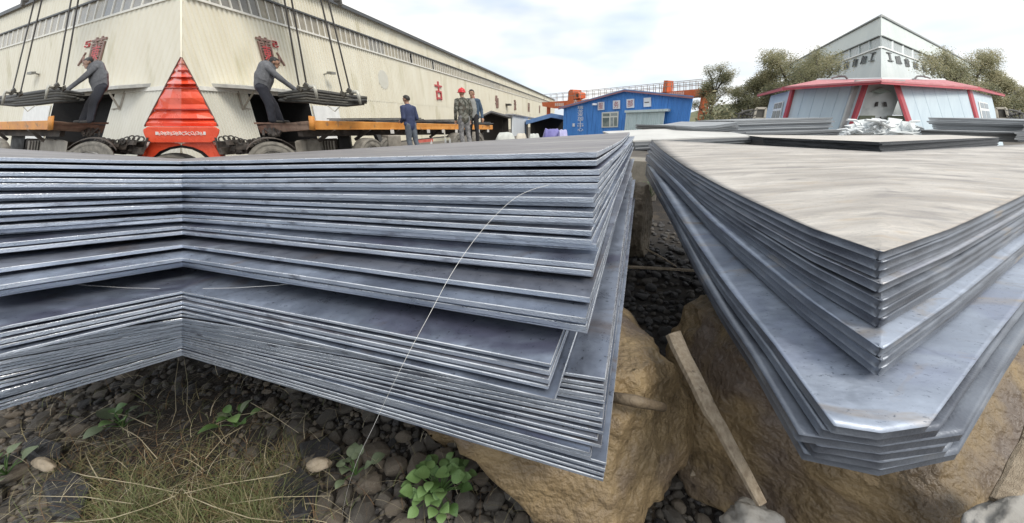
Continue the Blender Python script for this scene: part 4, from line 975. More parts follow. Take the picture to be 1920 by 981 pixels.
def hood(e): e.blob((0, -.03, 1.36), .10, .07, .045, 3, .15, 2, 3)
MBASE = atY(527, 231, 9.75)
for side, tw in (('right', ID), ('left', TL)):
    person(MBASE, (.82, .57), loader, [greyh, navyt, glovem, shoe, skin], 'man in grey hoodie and dark trousers bending over the bundle ' + ('right of the red cab' if side == 'right' else 'at the left edge'), 1.0, tw,
           extra=[('hair', haircap(hc, hf), hairm), ('hood', hood, greyh), ('face', face(hc, hf), hairm)], group='loaders bending on the trailers', fat=1.3)
def stand(u, vtop, Y):
    p = atY(u, vtop, Y); return Vector((p.x, Y, p.z - 1.78))
# --- man in navy work clothes, seen from behind, holding something
navy = [((-.08, 0, .93), (.08, 0, .93), .115, .115, 1, .9), ((0, 0, .95), (0, .01, 1.16), .15, .165, 0, .68), ((0, .01, 1.16), (0, 0, 1.36), .175, .16, 0, .65), ((-.16, 0, 1.42), (.16, 0, 1.42), .07, .07, 0), ((0, 0, 1.44), (0, .02, 1.56), .058, .054, 3),
        ((-.16, 0, .98), (.16, 0, .98), .06, .06, 0), ((-.09, 0, .92), (-.10, .03, .50), .098, .07, 1), ((-.10, .03, .50), (-.11, -.06, .08), .072, .055, 1), ((-.11, -.08, .045), (-.12, .14, .03), .042, .036, 2), ((.09, 0, .92), (.11, -.02, .50), .098, .07, 1), ((.11, -.02, .50), (.14, -.14, .08), .072, .055, 1), ((.14, -.16, .045), (.15, .06, .03), .042, .036, 2),
        ((-.21, 0, 1.41), (-.25, -.04, 1.14), .066, .055, 0), ((-.25, -.04, 1.14), (-.16, .20, 1.04), .055, .042, 0), ((.21, 0, 1.41), (.25, -.03, 1.14), .066, .055, 0), ((.25, -.03, 1.14), (.17, .2, 1.05), .055, .042, 0)]
navy += hand((-.16, .21, 1.04), (.25, 1, .1), 1, .9, 3) + hand((.17, .21, 1.05), (-.25, 1, .1), -1, .9, 3) + head((0, .03, 1.64), (-.35, 1, -.12), 3)
person(stand(762, 177, 11.0), (-.85, .52), navy, [navyj, slate, shoe, skin], 'man in navy jacket standing alone with his back half turned, left of the others', 1.0, extra=[('hair', haircap((0, .03, 1.64), (-.35, 1, -.12)), hairm), ('face', face((0, .03, 1.64), (-.35, 1, -.12)), hairm), ('phone', lambda e: e.box((0, .34, 1.09), .07, .13, .02), inkm)])
# --- man in camouflage with red helmet
cm = [((-.08, 0, .93), (.08, 0, .93), .115, .115, 1, .9), ((0, 0, .9), (0, .0, 1.16), .16, .17, 0, .7), ((0, .0, 1.16), (0, 0, 1.36), .175, .16, 0, .66), ((-.16, 0, 1.42), (.16, 0, 1.42), .07, .07, 0), ((0, 0, 1.44), (0, .02, 1.56), .058, .054, 3),
      ((-.09, 0, .90), (-.11, .04, .50), .105, .08, 1), ((-.11, .04, .50), (-.12, -.04, .08), .08, .062, 1), ((-.12, -.06, .045), (-.13, .16, .03), .042, .036, 2), ((.09, 0, .90), (.11, .02, .50), .105, .08, 1), ((.11, .02, .50), (.12, -.10, .08), .08, .062, 1), ((.12, -.12, .045), (.13, .10, .03), .042, .036, 2),
      ((-.21, 0, 1.41), (-.27, -.02, 1.13), .068, .058, 0), ((-.27, -.02, 1.13), (-.25, .10, .88), .058, .045, 0), ((.21, 0, 1.41), (.26, -.02, 1.13), .068, .058, 0), ((.26, -.02, 1.13), (.25, .08, .88), .058, .045, 0)]
cm += hand((-.25, .10, .87), (0, .2, -1), 1, .6, 3) + hand((.25, .08, .87), (0, .2, -1), -1, .6, 3) + head((0, .03, 1.64), (-.2, 1, -.1), 3)
def helmet(e):
    c = Vector((0, .025, 1.69)); e.lathe(c - Vector((0, 0, .03)), (0, 0, 1), [(0, .128), (.012, .122), (.05, .116), (.09, .10), (.118, .07), (.132, .03), (.135, .004)], 22)
    e.prism([c + Vector((math.sin(t) * .118 + -.03, math.cos(t) * .17, -.03)) for t in [R(-50 + 10 * k) for k in range(11)]] , (0, 0, .012)); e.tube([c + Vector((0, -.12, .02)), c + Vector((0, -.07, .09)), c + Vector((0, 0, .11)), c + Vector((0, .07, .09)), c + Vector((0, .12, .02))], .014, 6)
person(stand(866, 168, 12.2), (-.55, .8), cm, [camo, camot, shoe, skin], 'man in grey camouflage clothes wearing a red helmet', 1.02, extra=[('helmet', helmet, helm), ('face', face((0, .03, 1.64), (-.2, 1, -.1)), hairm)])
# --- man in open denim jacket and grey tee, striding towards us
dn = [((-.08, 0, .93), (.08, 0, .93), .11, .11, 1, .9), ((0, 0, .95), (0, .01, 1.16), .14, .155, 4, .68), ((0, .01, 1.16), (0, 0, 1.36), .165, .15, 4, .62), ((-.16, -.01, 1.42), (.16, -.01, 1.42), .072, .072, 0), ((0, 0, 1.44), (0, .02, 1.56), .058, .054, 3),
      ((-.13, -.03, .92), (-.14, -.02, 1.36), .085, .08, 0), ((.13, -.03, .92), (.14, -.02, 1.36), .085, .08, 0), ((0, -.07, .92), (0, -.07, 1.38), .12, .12, 0, .6),
      ((-.09, 0, .92), (-.11, .14, .52), .095, .066, 1), ((-.11, .14, .52), (-.12, .16, .09), .068, .052, 1), ((-.12, .15, .05), (-.12, .36, .035), .042, .036, 2), ((.09, 0, .92), (.13, -.02, .52), .095, .066, 1), ((.13, -.02, .52), (.17, -.26, .13), .068, .052, 1), ((.17, -.28, .09), (.18, -.09, .035), .042, .036, 2),
      ((-.21, -.01, 1.41), (-.29, -.06, 1.14), .066, .056, 0), ((-.29, -.06, 1.14), (-.31, .06, .90), .056, .044, 0), ((.21, -.01, 1.41), (.28, -.04, 1.14), .066, .056, 0), ((.28, -.04, 1.14), (.27, .06, .90), .056, .044, 0)]
dn += hand((-.31, .065, .89), (-.05, .3, -1), -1, .5, 3) + hand((.27, .065, .89), (.05, .3, -1), 1, .5, 3) + head((0, .03, 1.64), (.2, 1, -.12), 3)
person(stand(884, 169, 12.9), (.1, -1), dn, [denim, blackt, shoe, skin, tee], 'man in open blue jacket over grey tee striding beside the helmeted man', 1.02, extra=[('hair', haircap((0, .03, 1.64), (.2, 1, -.12)), hairm), ('face', face((0, .03, 1.64), (.2, 1, -.12)), hairm)])

# --- red and cream trestle behind the standing man
bt = thing('barrier', atY(810, 285, 11.6), 'low red and cream painted trestle behind the trailer edge, right of the navy man', 'barrier')
b = MB(); b.hexa([atY(776, 263, 11.6), atY(812, 260, 12.4), atY(812, 265.5, 12.4), atY(776, 269, 11.6)], [atY(776, 263, 11.7), atY(812, 260, 12.5), atY(812, 265.5, 12.5), atY(776, 269, 11.7)]); b.build('red_bar', mat('faded_red', (.50, .10, .08), (.62, .2, .16), 5, .6), bt)
b = MB(); b.hexa([atY(812, 260, 12.4), atY(844, 258, 13.1), atY(844, 263, 13.1), atY(812, 265.5, 12.4)], [atY(812, 260, 12.5), atY(844, 258, 13.2), atY(844, 263, 13.2), atY(812, 265.5, 12.5)]); b.build('cream_bar', mat('faded_cream', (.62, .58, .44), (.72, .69, .56), 5, .6), bt)
for u, v, y_ in ((779, 265, 11.65), (808, 262, 12.35), (835, 260, 12.9), (843, 260, 13.1)):
    b = MB(); p = atY(u, v, y_); b.bar(p, Vector((p.x, p.y, 0)), .08, .05); b.build('leg', white, bt)
for u, y_ in ((773, 11.9), (833, 14.2)): b = MB(); p = atY(u, 244, y_); b.bar(p, Vector((p.x, p.y, 0)), .04, .04); b.build('strap', plain('strap_pale_%d' % u, (.6, .58, .5), .7), bt)
b = MB(); b.prism([(-5.2, 10.4, .55), (-2.2, 10.4, .55), (-.2, 12.3, .62), (-.2, 13.8, .62), (-3.0, 12.6, .6)], (0, 0, -.65)); b.build('loading_platform', mat('platform_concrete', (.24, .23, .21), (.34, .33, .3), 3, .85), None, 'low concrete platform the three standing men are on', 'platform', bevel=.02)

# ================================================================ middle distance: canopies, crane, blue shed
def roofed(name, label, ua, va, ue1, ve1, ue2, ve2, Y1, Y2, m_roof, m_under, posts, depth, cat='canopy', th=.10, bdir=(0, 1)):
    t = thing(name, Vector((atY(ua, va, Y1).x, Y1, 0)), label, cat)
    P = vplane(atY(ue1, 225, Y1), atY(ue2, 225, Y2)); back = Vector((bdir[0], bdir[1], 0)) * depth
    for nm, (a0, a1) in (('roof_slope', ((ue1, ve1), (ua, va))), ('roof_slope', ((ua, va), (ue2, ve2)))):
        b = MB(); p, q = P(*a0), P(*a1); b.prism([p, q, q + Vector((0, 0, -th)), p + Vector((0, 0, -th))], back); b.build(nm, m_roof, t)
    b = MB(); p, q, r = P(ue1, ve1), P(ua, va), P(ue2, ve2); z = min(p.z, r.z) - .35; bb = back * .98
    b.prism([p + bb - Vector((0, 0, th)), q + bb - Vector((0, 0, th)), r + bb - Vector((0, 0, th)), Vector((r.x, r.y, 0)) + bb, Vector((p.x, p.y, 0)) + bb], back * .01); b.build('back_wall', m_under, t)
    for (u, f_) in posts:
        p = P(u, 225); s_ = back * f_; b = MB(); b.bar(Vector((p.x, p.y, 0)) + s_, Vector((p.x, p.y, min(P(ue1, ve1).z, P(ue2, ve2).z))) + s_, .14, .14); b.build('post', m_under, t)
    return t, P, back
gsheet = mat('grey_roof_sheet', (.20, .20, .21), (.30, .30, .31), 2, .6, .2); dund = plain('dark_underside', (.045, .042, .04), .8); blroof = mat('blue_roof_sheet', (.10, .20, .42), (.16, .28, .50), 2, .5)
pw = mat('pale_wall_sheet', (.55, .58, .60), (.66, .69, .71), 1.5, .6, 0, 0, 10, (6, 6, .4))
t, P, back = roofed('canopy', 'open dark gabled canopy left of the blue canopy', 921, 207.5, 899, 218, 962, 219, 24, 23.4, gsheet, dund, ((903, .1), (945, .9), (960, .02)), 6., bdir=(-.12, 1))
b = MB(); q = vplane(atY(962, 225, 22.), atY(990, 225, 30.)); b.prism([q(962, 216), q(990, 220), q(990, 252), q(962, 256)], -q.n * .08); b.build('side_wall', pw, t)
b = MB(); b.prism([q(960, 213.5, .1), q(1000, 221, .1), q(1000, 223, .1), q(960, 216, .1)], -q.n * .5); b.build('eave', gsheet, t)
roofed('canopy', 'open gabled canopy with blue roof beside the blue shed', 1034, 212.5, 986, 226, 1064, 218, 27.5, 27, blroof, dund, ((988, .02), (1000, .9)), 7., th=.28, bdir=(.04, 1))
tarp = mat('purple_tarp', (.13, .12, .33), (.20, .19, .46), 3, .5, 0, .3, 10); palet = mat('pale_tarp', (.46, .48, .46), (.60, .62, .58), 3, .7, 0, .4, 10); tarpl = mat('lilac_tarp', (.38, .37, .60), (.48, .47, .68), 3, .5)
def heap(name, u0, u1, vt, Y, m_, label, cat, seed, ztop=None, dep=1.6):
    a = atY(u0, vt, Y); c = atY(u1, vt, Y); z = a.z; b = MB(); n_ = 22; m2 = 10; vs = []
    for j in range(m2 + 1):
        for i in range(n_ + 1):
            x, y = i / n_, j / m2; ed = min(1, 4.5 * min(x, 1 - x)) * min(1, 4 * min(y, 1 - y) + .0)
            h_ = z * ed ** .5 * (.88 + .07 * mn.fractal(Vector((x * 3, y * 2, seed)), 1, 2, 2))
            vs.append(Vector((lerp(a.x, c.x, x), Y + dep * (y - .0), h_ - .03)))
    b.add(vs, [[j * (n_ + 1) + i, j * (n_ + 1) + i + 1, (j + 1) * (n_ + 1) + i + 1, (j + 1) * (n_ + 1) + i] for j in range(m2) for i in range(n_)])
    bb = len(b.v); return b.build(name, m_, None, label, cat, smooth=True, normals=False)
heap('tarp_heap', 922, 968, 245, 19, palet, 'pale grey tarpaulin heap behind the left stack, below the dark canopy', 'tarpaulin', 1)
heap('tarp_heap', 962, 990, 246, 18, mat('beige_tarp', (.50, .46, .38), (.62, .58, .5), 3, .7, 0, .4, 10), 'beige tarpaulin heap in front of the pale shed wall', 'tarpaulin', 2)
heap('tarp_heap', 988, 1016, 246.5, 19, palet, 'small pale heap below the blue canopy', 'tarpaulin', 3)
heap('tarp_heap', 1014, 1058, 235, 17, tarp, 'purple tarpaulin heap beside the blue shed', 'tarpaulin', 4)
heap('tarp_heap', 1046, 1070, 237, 16.5, tarpl, 'lilac tarpaulin flap beside the blue shed', 'tarpaulin', 5)

# gantry crane
oran = mat('crane_orange', (.52, .10, .03), (.64, .16, .06), 2, .5)
cr = thing('gantry_crane', Vector((atY(1150, 200, 44).x, 44, 0)), 'orange gantry crane with railing spanning behind the blue shed', 'crane')
def beamP(u, v): # beam plane
    return vplane(atY(1018, 225, 60), atY(1330, 225, 36))(u, v)
bn = vplane(atY(1018, 225, 60), atY(1330, 225, 36)).n
b = MB(); b.prism([beamP(1016, 192), beamP(1090, 187), beamP(1320, 166), beamP(1320, 176), beamP(1300, 182), beamP(1090, 201), beamP(1040, 203.5), beamP(1017, 199.5)], -bn * 1.4); bm2 = b.build('girder', oran, cr)
for i in range(5):
    b = MB(); u = 1041 + i * 3.4; b.prism([beamP(u, 193.5) + bn * .02, beamP(u + 2.6, 193.3) + bn * .02, beamP(u + 2.6, 199) + bn * .02, beamP(u, 199.2) + bn * .02], bn * .03); b.build('letter', plain('crane_letter_%d' % i, (.66, .50, .45), .6), bm2)
for i, c_ in enumerate('古交'): letter('letter', c_, beamP(1076 + i * 14, 193.5 - i) + bn * .03, beamP(1083 + i * 14, 193.5 - i) - beamP(1076 + i * 14, 193.5 - i), Vector((0, 0, .45)), bn * .03, white, bm2)
for i in range(7): b = MB(); u = 1256 + i * 4.; v = 174 - i * .35; b.prism([beamP(u, v) + bn * .02, beamP(u + 3, v - .2) + bn * .02, beamP(u + 3, v + 6) + bn * .02, beamP(u, v + 6.2) + bn * .02], bn * .03); b.build('letter', plain('crane_letter_b%d' % i, (.70, .42, .36), .6), bm2)
rl = MB()
for off in (0, -1.4):
    for k in range(27):
        u = 1020 + k * 11.4; v0 = 191.5 - (u - 1020) * .084; v1 = v0 - 14 - (u - 1020) * .008; rl.bar(beamP(u, v0) + bn * off, beamP(u, v1) + bn * off, .05, .05)
    for f_ in (0, .5): rl.bar(beamP(1020, 177.5 + f_ * 14) + bn * off, beamP(1318, 148.5 + f_ * 15) + bn * off, .05, .05)
rl.build('railing', plain('rail_grey', (.30, .28, .25), .6), cr)
b = MB(); b.prism([beamP(1064, 190), beamP(1066, 171), beamP(1069, 168), beamP(1074, 168), beamP(1075, 188)], -bn * 1.6); ho = b.build('hoist', oran, cr)
b = MB(); b.prism([beamP(1075, 187), beamP(1075, 174), beamP(1083, 173), beamP(1086, 175), beamP(1086, 184)], -bn * 1.2); b.build('hoist_drum', oran, ho)
b = MB(); b.prism([beamP(1081, 182) + bn * .02, beamP(1081, 176) + bn * .02, beamP(1084, 176) + bn * .02, beamP(1084, 182) + bn * .02], bn * .05); b.build('hoist_window', inkm, ho)
b = MB(); b.prism([beamP(1241, 178), beamP(1245, 151), beamP(1252, 151), beamP(1250, 176)], -bn * 1.0); b.build('mast', oran, cr)
for u in (1022, 1316): b = MB(); p = beamP(u, 198 if u < 1100 else 176); b.bar(p - bn * .7, Vector((p.x, p.y, 0)) - bn * .7, .7, .6); b.build('leg', oran, cr)

# blue shed
blue = mat('blue_sheet', (.07, .26, .65), (.10, .32, .75), 1.2, .45, 0, 0, 10, (5, 5, .4), c3=(.045, .18, .50), s3=1.5, t3=.58)
sA, sB = atY(1057, 225, 25.), atY(1300, 225, 19.); SP = vplane(sA, sB); sn = SP.n
sh = thing('shed', Vector((sA.x, sA.y, 0)), 'bright blue sheet metal shed with gabled front and white sign boards', 'shed')
def zero(p): return Vector((p.x, p.y, 0))
def corr_wall(b, P_, u0, u1, vtop, n_, dep):
    for k in range(n_):
        us = [u0 + (u1 - u0) * (k + f_) / n_ for f_ in (0, .5, .62, .88, 1)]; os_ = [0, 0, dep, dep, 0]
        for i in range(4):
            p, q = P_(us[i], vtop(us[i]), os_[i]), P_(us[i + 1], vtop(us[i + 1]), os_[i + 1])
            if abs(us[i + 1] - us[i]) > 1e-6: b.add([zero(p), zero(q), q, p], [[0, 1, 2, 3]])
vt = lambda u: 202 + (170.5 - 202) * (u - 1057) / 118. if u < 1175 else 170.5 + (182 - 170.5) * (u - 1175) / 125.
b = MB(); corr_wall(b, SP, 1057, 1175, vt, 40, .03); corr_wall(b, SP, 1175, 1300, vt, 42, .03); b.build('front_wall', blue, sh, normals=False)
sback = Vector((.28, .96, 0)) * 9
b = MB(); p = SP(1300, 182); b.prism([p, zero(p), zero(p) + sback, p + sback], Vector((.02, .05, 0))); b.build('side_wall', blue, sh)
b = MB(); p = SP(1057, 202); b.prism([p, zero(p), zero(p) + sback, p + sback], Vector((.02, .05, 0))); b.build('side_wall', blue, sh)
for a0, a1 in (((1052, 203.5), (1175, 169.5)), ((1175, 169.5), (1304, 182.5))):
    b = MB(); p, q = SP(*a0, .25), SP(*a1, .25); b.prism([p, q, q + Vector((0, 0, .05)), p + Vector((0, 0, .05))], sback); b.build('roof', blroof, sh)
    b = MB(); p, q = SP(*a0, .27), SP(*a1, .27); b.prism([p, q, q + Vector((0, 0, -.08)), p + Vector((0, 0, -.08))], sn * .03); b.build('verge', mat('verge_%d' % a0[0], (.26, .13, .16), (.34, .18, .2), 3, .5), sh)
boardm = mat('white_board', (.70, .74, .80), (.80, .83, .87), 3, .5); dimr = mat('faded_red_ink', (.40, .16, .20), (.52, .26, .28), 8, .6)
for (u0, u1, v0, v1, ch_) in ((1122.5, 1134.5, 192, 207, '服'), (1151, 1164, 189, 205, '务'), (1176.5, 1190.5, 186.5, 203, '部'), (1208.5, 1222, 184, 201, '')):
    b = MB(); b.prism([SP(u0, v1, .05), SP(u1, v1 - 1, .05), SP(u1, v0 - 1, .05), SP(u0, v0, .05)], sn * .06); bo = b.build('sign_board', boardm, sh)
    O = SP(u0 + 2, v1 - 2.2, .115)
    if ch_: letter('letter', ch_, O, SP(u1 - 2, v1 - 3, .115) - O, SP(u0 + 2, v0 + 1.6, .115) - O, sn * .012, dimr, bo)
    else:
        b = MB(); b.prism([SP(u0 + 2, 193.3, .115), SP(u1 - 3, 192.6, .115), SP(u1 - 3, 191.2, .115), SP(u0 + 2, 191.9, .115)], sn * .012); b.build('letter', inkm, bo)
for i, c_ in enumerate('瑞龙发加工中心'):
    v = 198.5 + i * 6.9; O = SP(1084, v + 6.2, .05); letter('letter', c_, O, SP(1094.5, v + 6.0, .05) - O, SP(1084, v, .05) - O, sn * .02, boardm, sh)
b = MB(); b.prism([SP(1075, 237.5, .05), SP(1079, 237.5, .05), SP(1079, 231.5, .05), SP(1075, 231.5, .05)], sn * .05); b.build('notice', boardm, sh)
b = MB(); b.box(SP(1119, 196, .25), .25, .35, .1); b.build('wall_lamp', boardm, sh)
# window
wn = MB(); wn.prism([SP(1129, 239.5, .04), SP(1159.5, 238.5, .04), SP(1161, 209, .04), SP(1129.5, 211, .04)], sn * .03); wo = wn.build('window', mat('cream_frame', (.62, .64, .58), (.72, .73, .68), 3, .5), sh)
gl = [mat('shed_glass_a', (.13, .17, .17), (.28, .32, .30), 2.5, .15), mat('shed_glass_b', (.22, .27, .28), (.40, .44, .44), 2.5, .15)]
for i, (u0, u1, v0, v1) in enumerate(((1131.5, 1144, 213, 218.5), (1146.5, 1158.5, 212, 217.5), (1131.5, 1143.5, 221, 237.5), (1146, 1151, 220.5, 236.8), (1152.5, 1158, 220.2, 236.6))):
    b = MB(); b.prism([SP(u0, v1, .072), SP(u1, v1 - .3, .072), SP(u1, v0 - .3, .072), SP(u0, v0, .072)], sn * .01); b.build('pane', gl[i % 2], wo)
# pale roller door with head box
drm = mat('pale_green_door', (.50, .61, .62), (.60, .70, .71), 1.5, .5, 0, 0, 10, (6, 6, .4), c3=(.40, .48, .47), s3=2, t3=.6)
b = MB(); corr_wall(b, lambda u, v, o=0.: SP(u, v, .35 + o), 1180, 1253, lambda u: 208 - (u - 1180) * .03, 22, .03); dr = b.build('sliding_door', drm, sh, normals=False)
b = MB(); p0, p1 = SP(1180, 207.5, .03), SP(1258, 204.5, .03); b.prism([p0, p1, p1 + Vector((0, 0, -.12)), p0 + Vector((0, 0, -.12))], sn * .5); b.build('door_head', drm, dr)
b = MB(); b.prism([SP(1174.5, 250, .05), SP(1179, 250, .05), SP(1179.5, 209, .05), SP(1177, 209, .05)], sn * .08); b.build('door_post', boardm, sh)
b = MB(); b.prism([SP(1252, 244, .3), SP(1256, 244, .3), SP(1256.5, 238, .3), SP(1252.5, 238, .3)], sn * .1); b.build('meter_box', boardm, sh)

# ================================================================ right side: hut, tall pale building, hill, trees, far stacks
pg = mat('pale_green_wall', (.60, .66, .645), (.68, .735, .715), .8, .6, 0, 0, 10, (1, 1, .3)); pgl = mat('pale_lower_wall', (.58, .64, .65), (.68, .73, .74), .8, .6, 0, 0, 10, (1, 1, .3))
greyline = plain('grey_roof_trim', (.20, .215, .215), .6)
tb = thing('tall_building', Vector((atY(1652, 225, 27).x, 27, 0)), 'tall pale green factory hall with a sharp corner behind the red-roofed hut', 'building')
c0 = atY(1652, 225, 27.); rv = Vector(ray(1285, 225)); rv.z = 0; rv.normalize(); cE = c0 + rv * 60
TP = vplane(c0, cE); tn = TP.n
def line(u, v0, k): return v0 + (225 - v0) * (1652 - u) / (1652 - 1285.)
for side, tw in (('left', ID), ('right', TR)):
    for nm, va, vb, m_, o_ in (('upper_wall', 31, 67, pg, 0.), ('window_band', 68, 87, pane[2], -.02), ('lower_wall', 88, 215, pgl, 0.)):
        if nm == 'window_band': continue
        b = MB(tw); us = [1652, 1600, 1560, 1520, 1480, 1430]
        for u0, u1 in zip(us, us[1:]):
            b.add([TP(u0, line(u0, va, 0), o_), TP(u1, line(u1, va, 0), o_), TP(u1, line(u1, vb, 0), o_), TP(u0, line(u0, vb, 0), o_)], [[0, 1, 2, 3]])
        b.build(nm, m_, tb, normals=True)
    for va, vb, m_, nm in ((29.5, 31.5, greyline, 'gutter'), (66, 67.6, greyline, 'drip_edge'), (87, 89.5, white, 'sill')):
        b = MB(tw); q = [TP(1652, va, 0), TP(1430, line(1430, va, 0), 0), TP(1430, line(1430, vb, 0), 0), TP(1652, vb, 0)]; b.prism(q, tn * .15); b.build(nm, m_, tb)
    k = 0; u = 1652.
    while u > 1490:
        u2 = u - 21 * ((u - 1285) / 367.) ** 1.2
        b = MB(tw); b.prism([TP(u - .4, line(u, 68, 0), -.05), TP(u2 + .8, line(u2, 68, 0), -.05), TP(u2 + .8, line(u2, 87, 0), -.05), TP(u - .4, line(u, 87, 0), -.05)], tn * .03); b.build('window_pane', mat('grey_pane_%d%s' % (k, side), (.30 + .02 * (k % 3), .335 + .02 * (k % 3), .33 + .02 * (k % 3)), (.38, .42, .41), 2, .3), tb)
        b = MB(tw); b.prism([TP(u2 - .6, line(u2, 68, 0), -.06), TP(u2 + .6, line(u2, 68, 0), -.06), TP(u2 + .6, line(u2, 87, 0), -.06), TP(u2 - .6, line(u2, 87, 0), -.06)], tn * .12); b.build('mullion', pgl, tb)
        u = u2; k += 1
    for i, c_ in enumerate('工加售销材钢'):
        s_ = ((1640 - 17.5 * i) - 1285) / 367.; uc = 1640 - 17 * i + .5 * i; w_ = 9 * s_; lv = lambda v: line(uc, v, 0)
        O = TP(uc - w_ / 2 - 4 * s_, lv(112), .05); letter('sign_letter', c_, O, TP(uc + w_ / 2 - 4 * s_, lv(112) - .5 * w_ * .4, .05) - O, TP(uc - w_ / 2, lv(95), .05) - O, tn * .1, mat('sign_dark_%d%s' % (i, side), (.10, .11, .115), (.17, .18, .18), 4, .6), tb, tw)
b = MB(); q = [TP(1652, 29, 0), TP(1430, line(1430, 29, 0), 0), TR(TP(1430, line(1430, 29, 0), 0))]; b.prism(q, (0, 0, .1)); b.build('roof', roofm, tb)

# hill behind the trees
hillm = mat('hill_scrub', (.10, .115, .06), (.17, .175, .10), .25, .9, 0, .6, 3, (1, 1, 1), .35, .65, c3=(.19, .17, .11), s3=.12, t3=.55)
def hill(tw, nm):
    b = MB(tw); n_ = 34; vs = []
    for j in range(8):
        for i in range(n_ + 1):
            u = 1215 + 300 * i / n_; top = 232 - 88 * max(0, (i / n_ - .05)) ** .8; Y = 58 + j * 5; p = atY(u, top, 58); z = p.z * (1 + .10 * mn.fractal(Vector((i * .3, j * .6, 0)), 1, 2, 4)) * min(1, .25 + j * .25) ; q = atY(u, 225, Y); vs.append(Vector((q.x, Y, z if j else -.2)))
    b.add(vs, [[j * (n_ + 1) + i, j * (n_ + 1) + i + 1, (j + 1) * (n_ + 1) + i + 1, (j + 1) * (n_ + 1) + i] for j in range(7) for i in range(n_)]); b.build(nm, hillm, kind='structure', smooth=True, normals=False)
hill(ID, 'hill'); hill(TR, 'hill')

# trees
bark = mat('bark', (.10, .085, .07), (.17, .15, .125), 8, .9, 0, .6, 30)
def leafy(nm, a, c):
    m = mat(nm, a, c, 3, .7); t = m.node_tree; n = t.nodes; bs = n['Principled BSDF']; o_ = n['Material Output']
    tl = n.new('ShaderNodeBsdfTranslucent'); ms = n.new('ShaderNodeMixShader'); ms.inputs[0].default_value = .42
    src_ = bs.inputs['Base Color'].links[0].from_socket; t.links.new(src_, tl.inputs[0]); t.links.new(bs.outputs[0], ms.inputs[1]); t.links.new(tl.outputs[0], ms.inputs[2]); t.links.new(ms.outputs[0], o_.inputs[0]); return m
leafs = [leafy('tree_leaf_a', (.235, .235, .125), (.31, .305, .175)), leafy('tree_leaf_b', (.35, .325, .19), (.45, .415, .26)), leafy('tree_leaf_c', (.14, .155, .09), (.20, .215, .13))]
def tree(base, hgt, rad, label, seed, dens=1., tw=ID, lean=(0, 0), leafsz=.11, group='trees beside the hill', sparse=.0):
    r_ = random.Random(seed); base = Vector(base); t = thing('tree', tw(base), label, 'tree', group)
    tr_ = MB(tw); top = base + Vector((lean[0], lean[1], hgt * .62))
    tr_.tube([base, lerp(base, top, .35) + Vector((r_.uniform(-.1, .1), 0, 0)), lerp(base, top, .7), top], [hgt * .03, hgt * .024, hgt * .017, hgt * .008], 9)
    tips = []
    for k in range(13):
        f_ = r_.uniform(.28, 1); a = k * 2.4 + r_.uniform(-.4, .4); s_ = lerp(base, top, f_); ln = rad * r_.uniform(.6, 1.05) * (1.15 - .5 * abs(f_ - .55)); e_ = s_ + Vector((math.cos(a) * ln, math.sin(a) * ln, hgt * r_.uniform(.10, .36)))
        mid = lerp(s_, e_, .5) + Vector((0, 0, .04 * hgt)); tr_.tube([s_, mid, e_], [hgt * .011, hgt * .007, hgt * .003], 6)
        tips += [(mid, .55), (e_, 1.)]
        for q in range(4):
            b2 = lerp(mid, e_, r_.uniform(0, 1)); e2 = b2 + Vector((r_.gauss(0, .3), r_.gauss(0, .3), r_.uniform(.05, .55))) * rad * .55; tr_.tube([b2, e2], [hgt * .004, hgt * .0015], 5); tips.append((e2, 1.))
    tr_.build('trunk', bark, t, smooth=True)
    cr_ = MB(tw)
    for (c, w_) in tips:
        n_ = int(240 * dens * w_); sg = rad * .17; mi0 = r_.choice([0, 0, 1, 1, 2])
        for _ in range(n_):
            g3 = [max(-1.7, min(1.7, r_.gauss(0, 1))) for _ in range(3)]; p = c + Vector((g3[0] * sg, g3[1] * sg, g3[2] * sg * .8)); d = Vector((r_.gauss(0, 1), r_.gauss(0, 1), r_.gauss(0, .8))).normalized(); x = d.orthogonal().normalized(); s2 = leafsz * .72 * r_.uniform(.6, 1.3)
            y = d.cross(x); cr_.add([p - d * s2, p + x * s2 * .45, p + d * s2, p - x * s2 * .45 + y * s2 * .15], [[0, 1, 2, 3]], mi0 if r_.random() < .75 else r_.choice([0, 1, 2]))
    cr_.build('crown', leafs, t, normals=False)
def tbase(u, Y): p = atY(u, 225, Y); return Vector((p.x, Y, 0))
tree(tbase(1330, 34), 6.6, 1.45, 'slim loose tree just right of the orange crane', 1, .8, leafsz=.08)
for tw, wd in ((ID, 'left of the hut'), (TR, 'right of the hut')):
    tree(tbase(1408, 31), 6.6, 1.7, 'olive green tree, outer one of the three ' + wd, 2, 1.5, tw, leafsz=.085)
    tree(tbase(1456, 28), 6.9, 1.75, 'olive green tree, middle one of the three ' + wd, 3, 1.5, tw, leafsz=.08)
    tree(tbase(1503, 25.), 6.2, 1.7, 'bushy green tree leaning over the hut roof, ' + wd, 4, 1.3, tw, lean=(.5, 0), leafsz=.075)
    b = MB(tw); r_ = random.Random(9)
    for _ in range(9000):
        u = r_.uniform(1305, 1500); p = tbase(u, r_.uniform(30, 40)); z = abs(r_.gauss(0, 1)) * (1.1 + .9 * mn.noise(Vector((u * .05, 1, 0)))) + .2; p.z = z; d = Vector((r_.gauss(0, 1), r_.gauss(0, 1), r_.gauss(0, 1))).normalized(); x = d.orthogonal().normalized(); s2 = r_.uniform(.1, .22)
        b.add([p - d * s2, p + x * s2 * .5, p + d * s2, p - x * s2 * .5], [[0, 1, 2, 3]], r_.choice([0, 1, 2]))
    b.build('hillside_scrub', leafs, None, 'tangled low scrub covering the foot of the hill ' + wd, 'scrub', kind='stuff', normals=False)

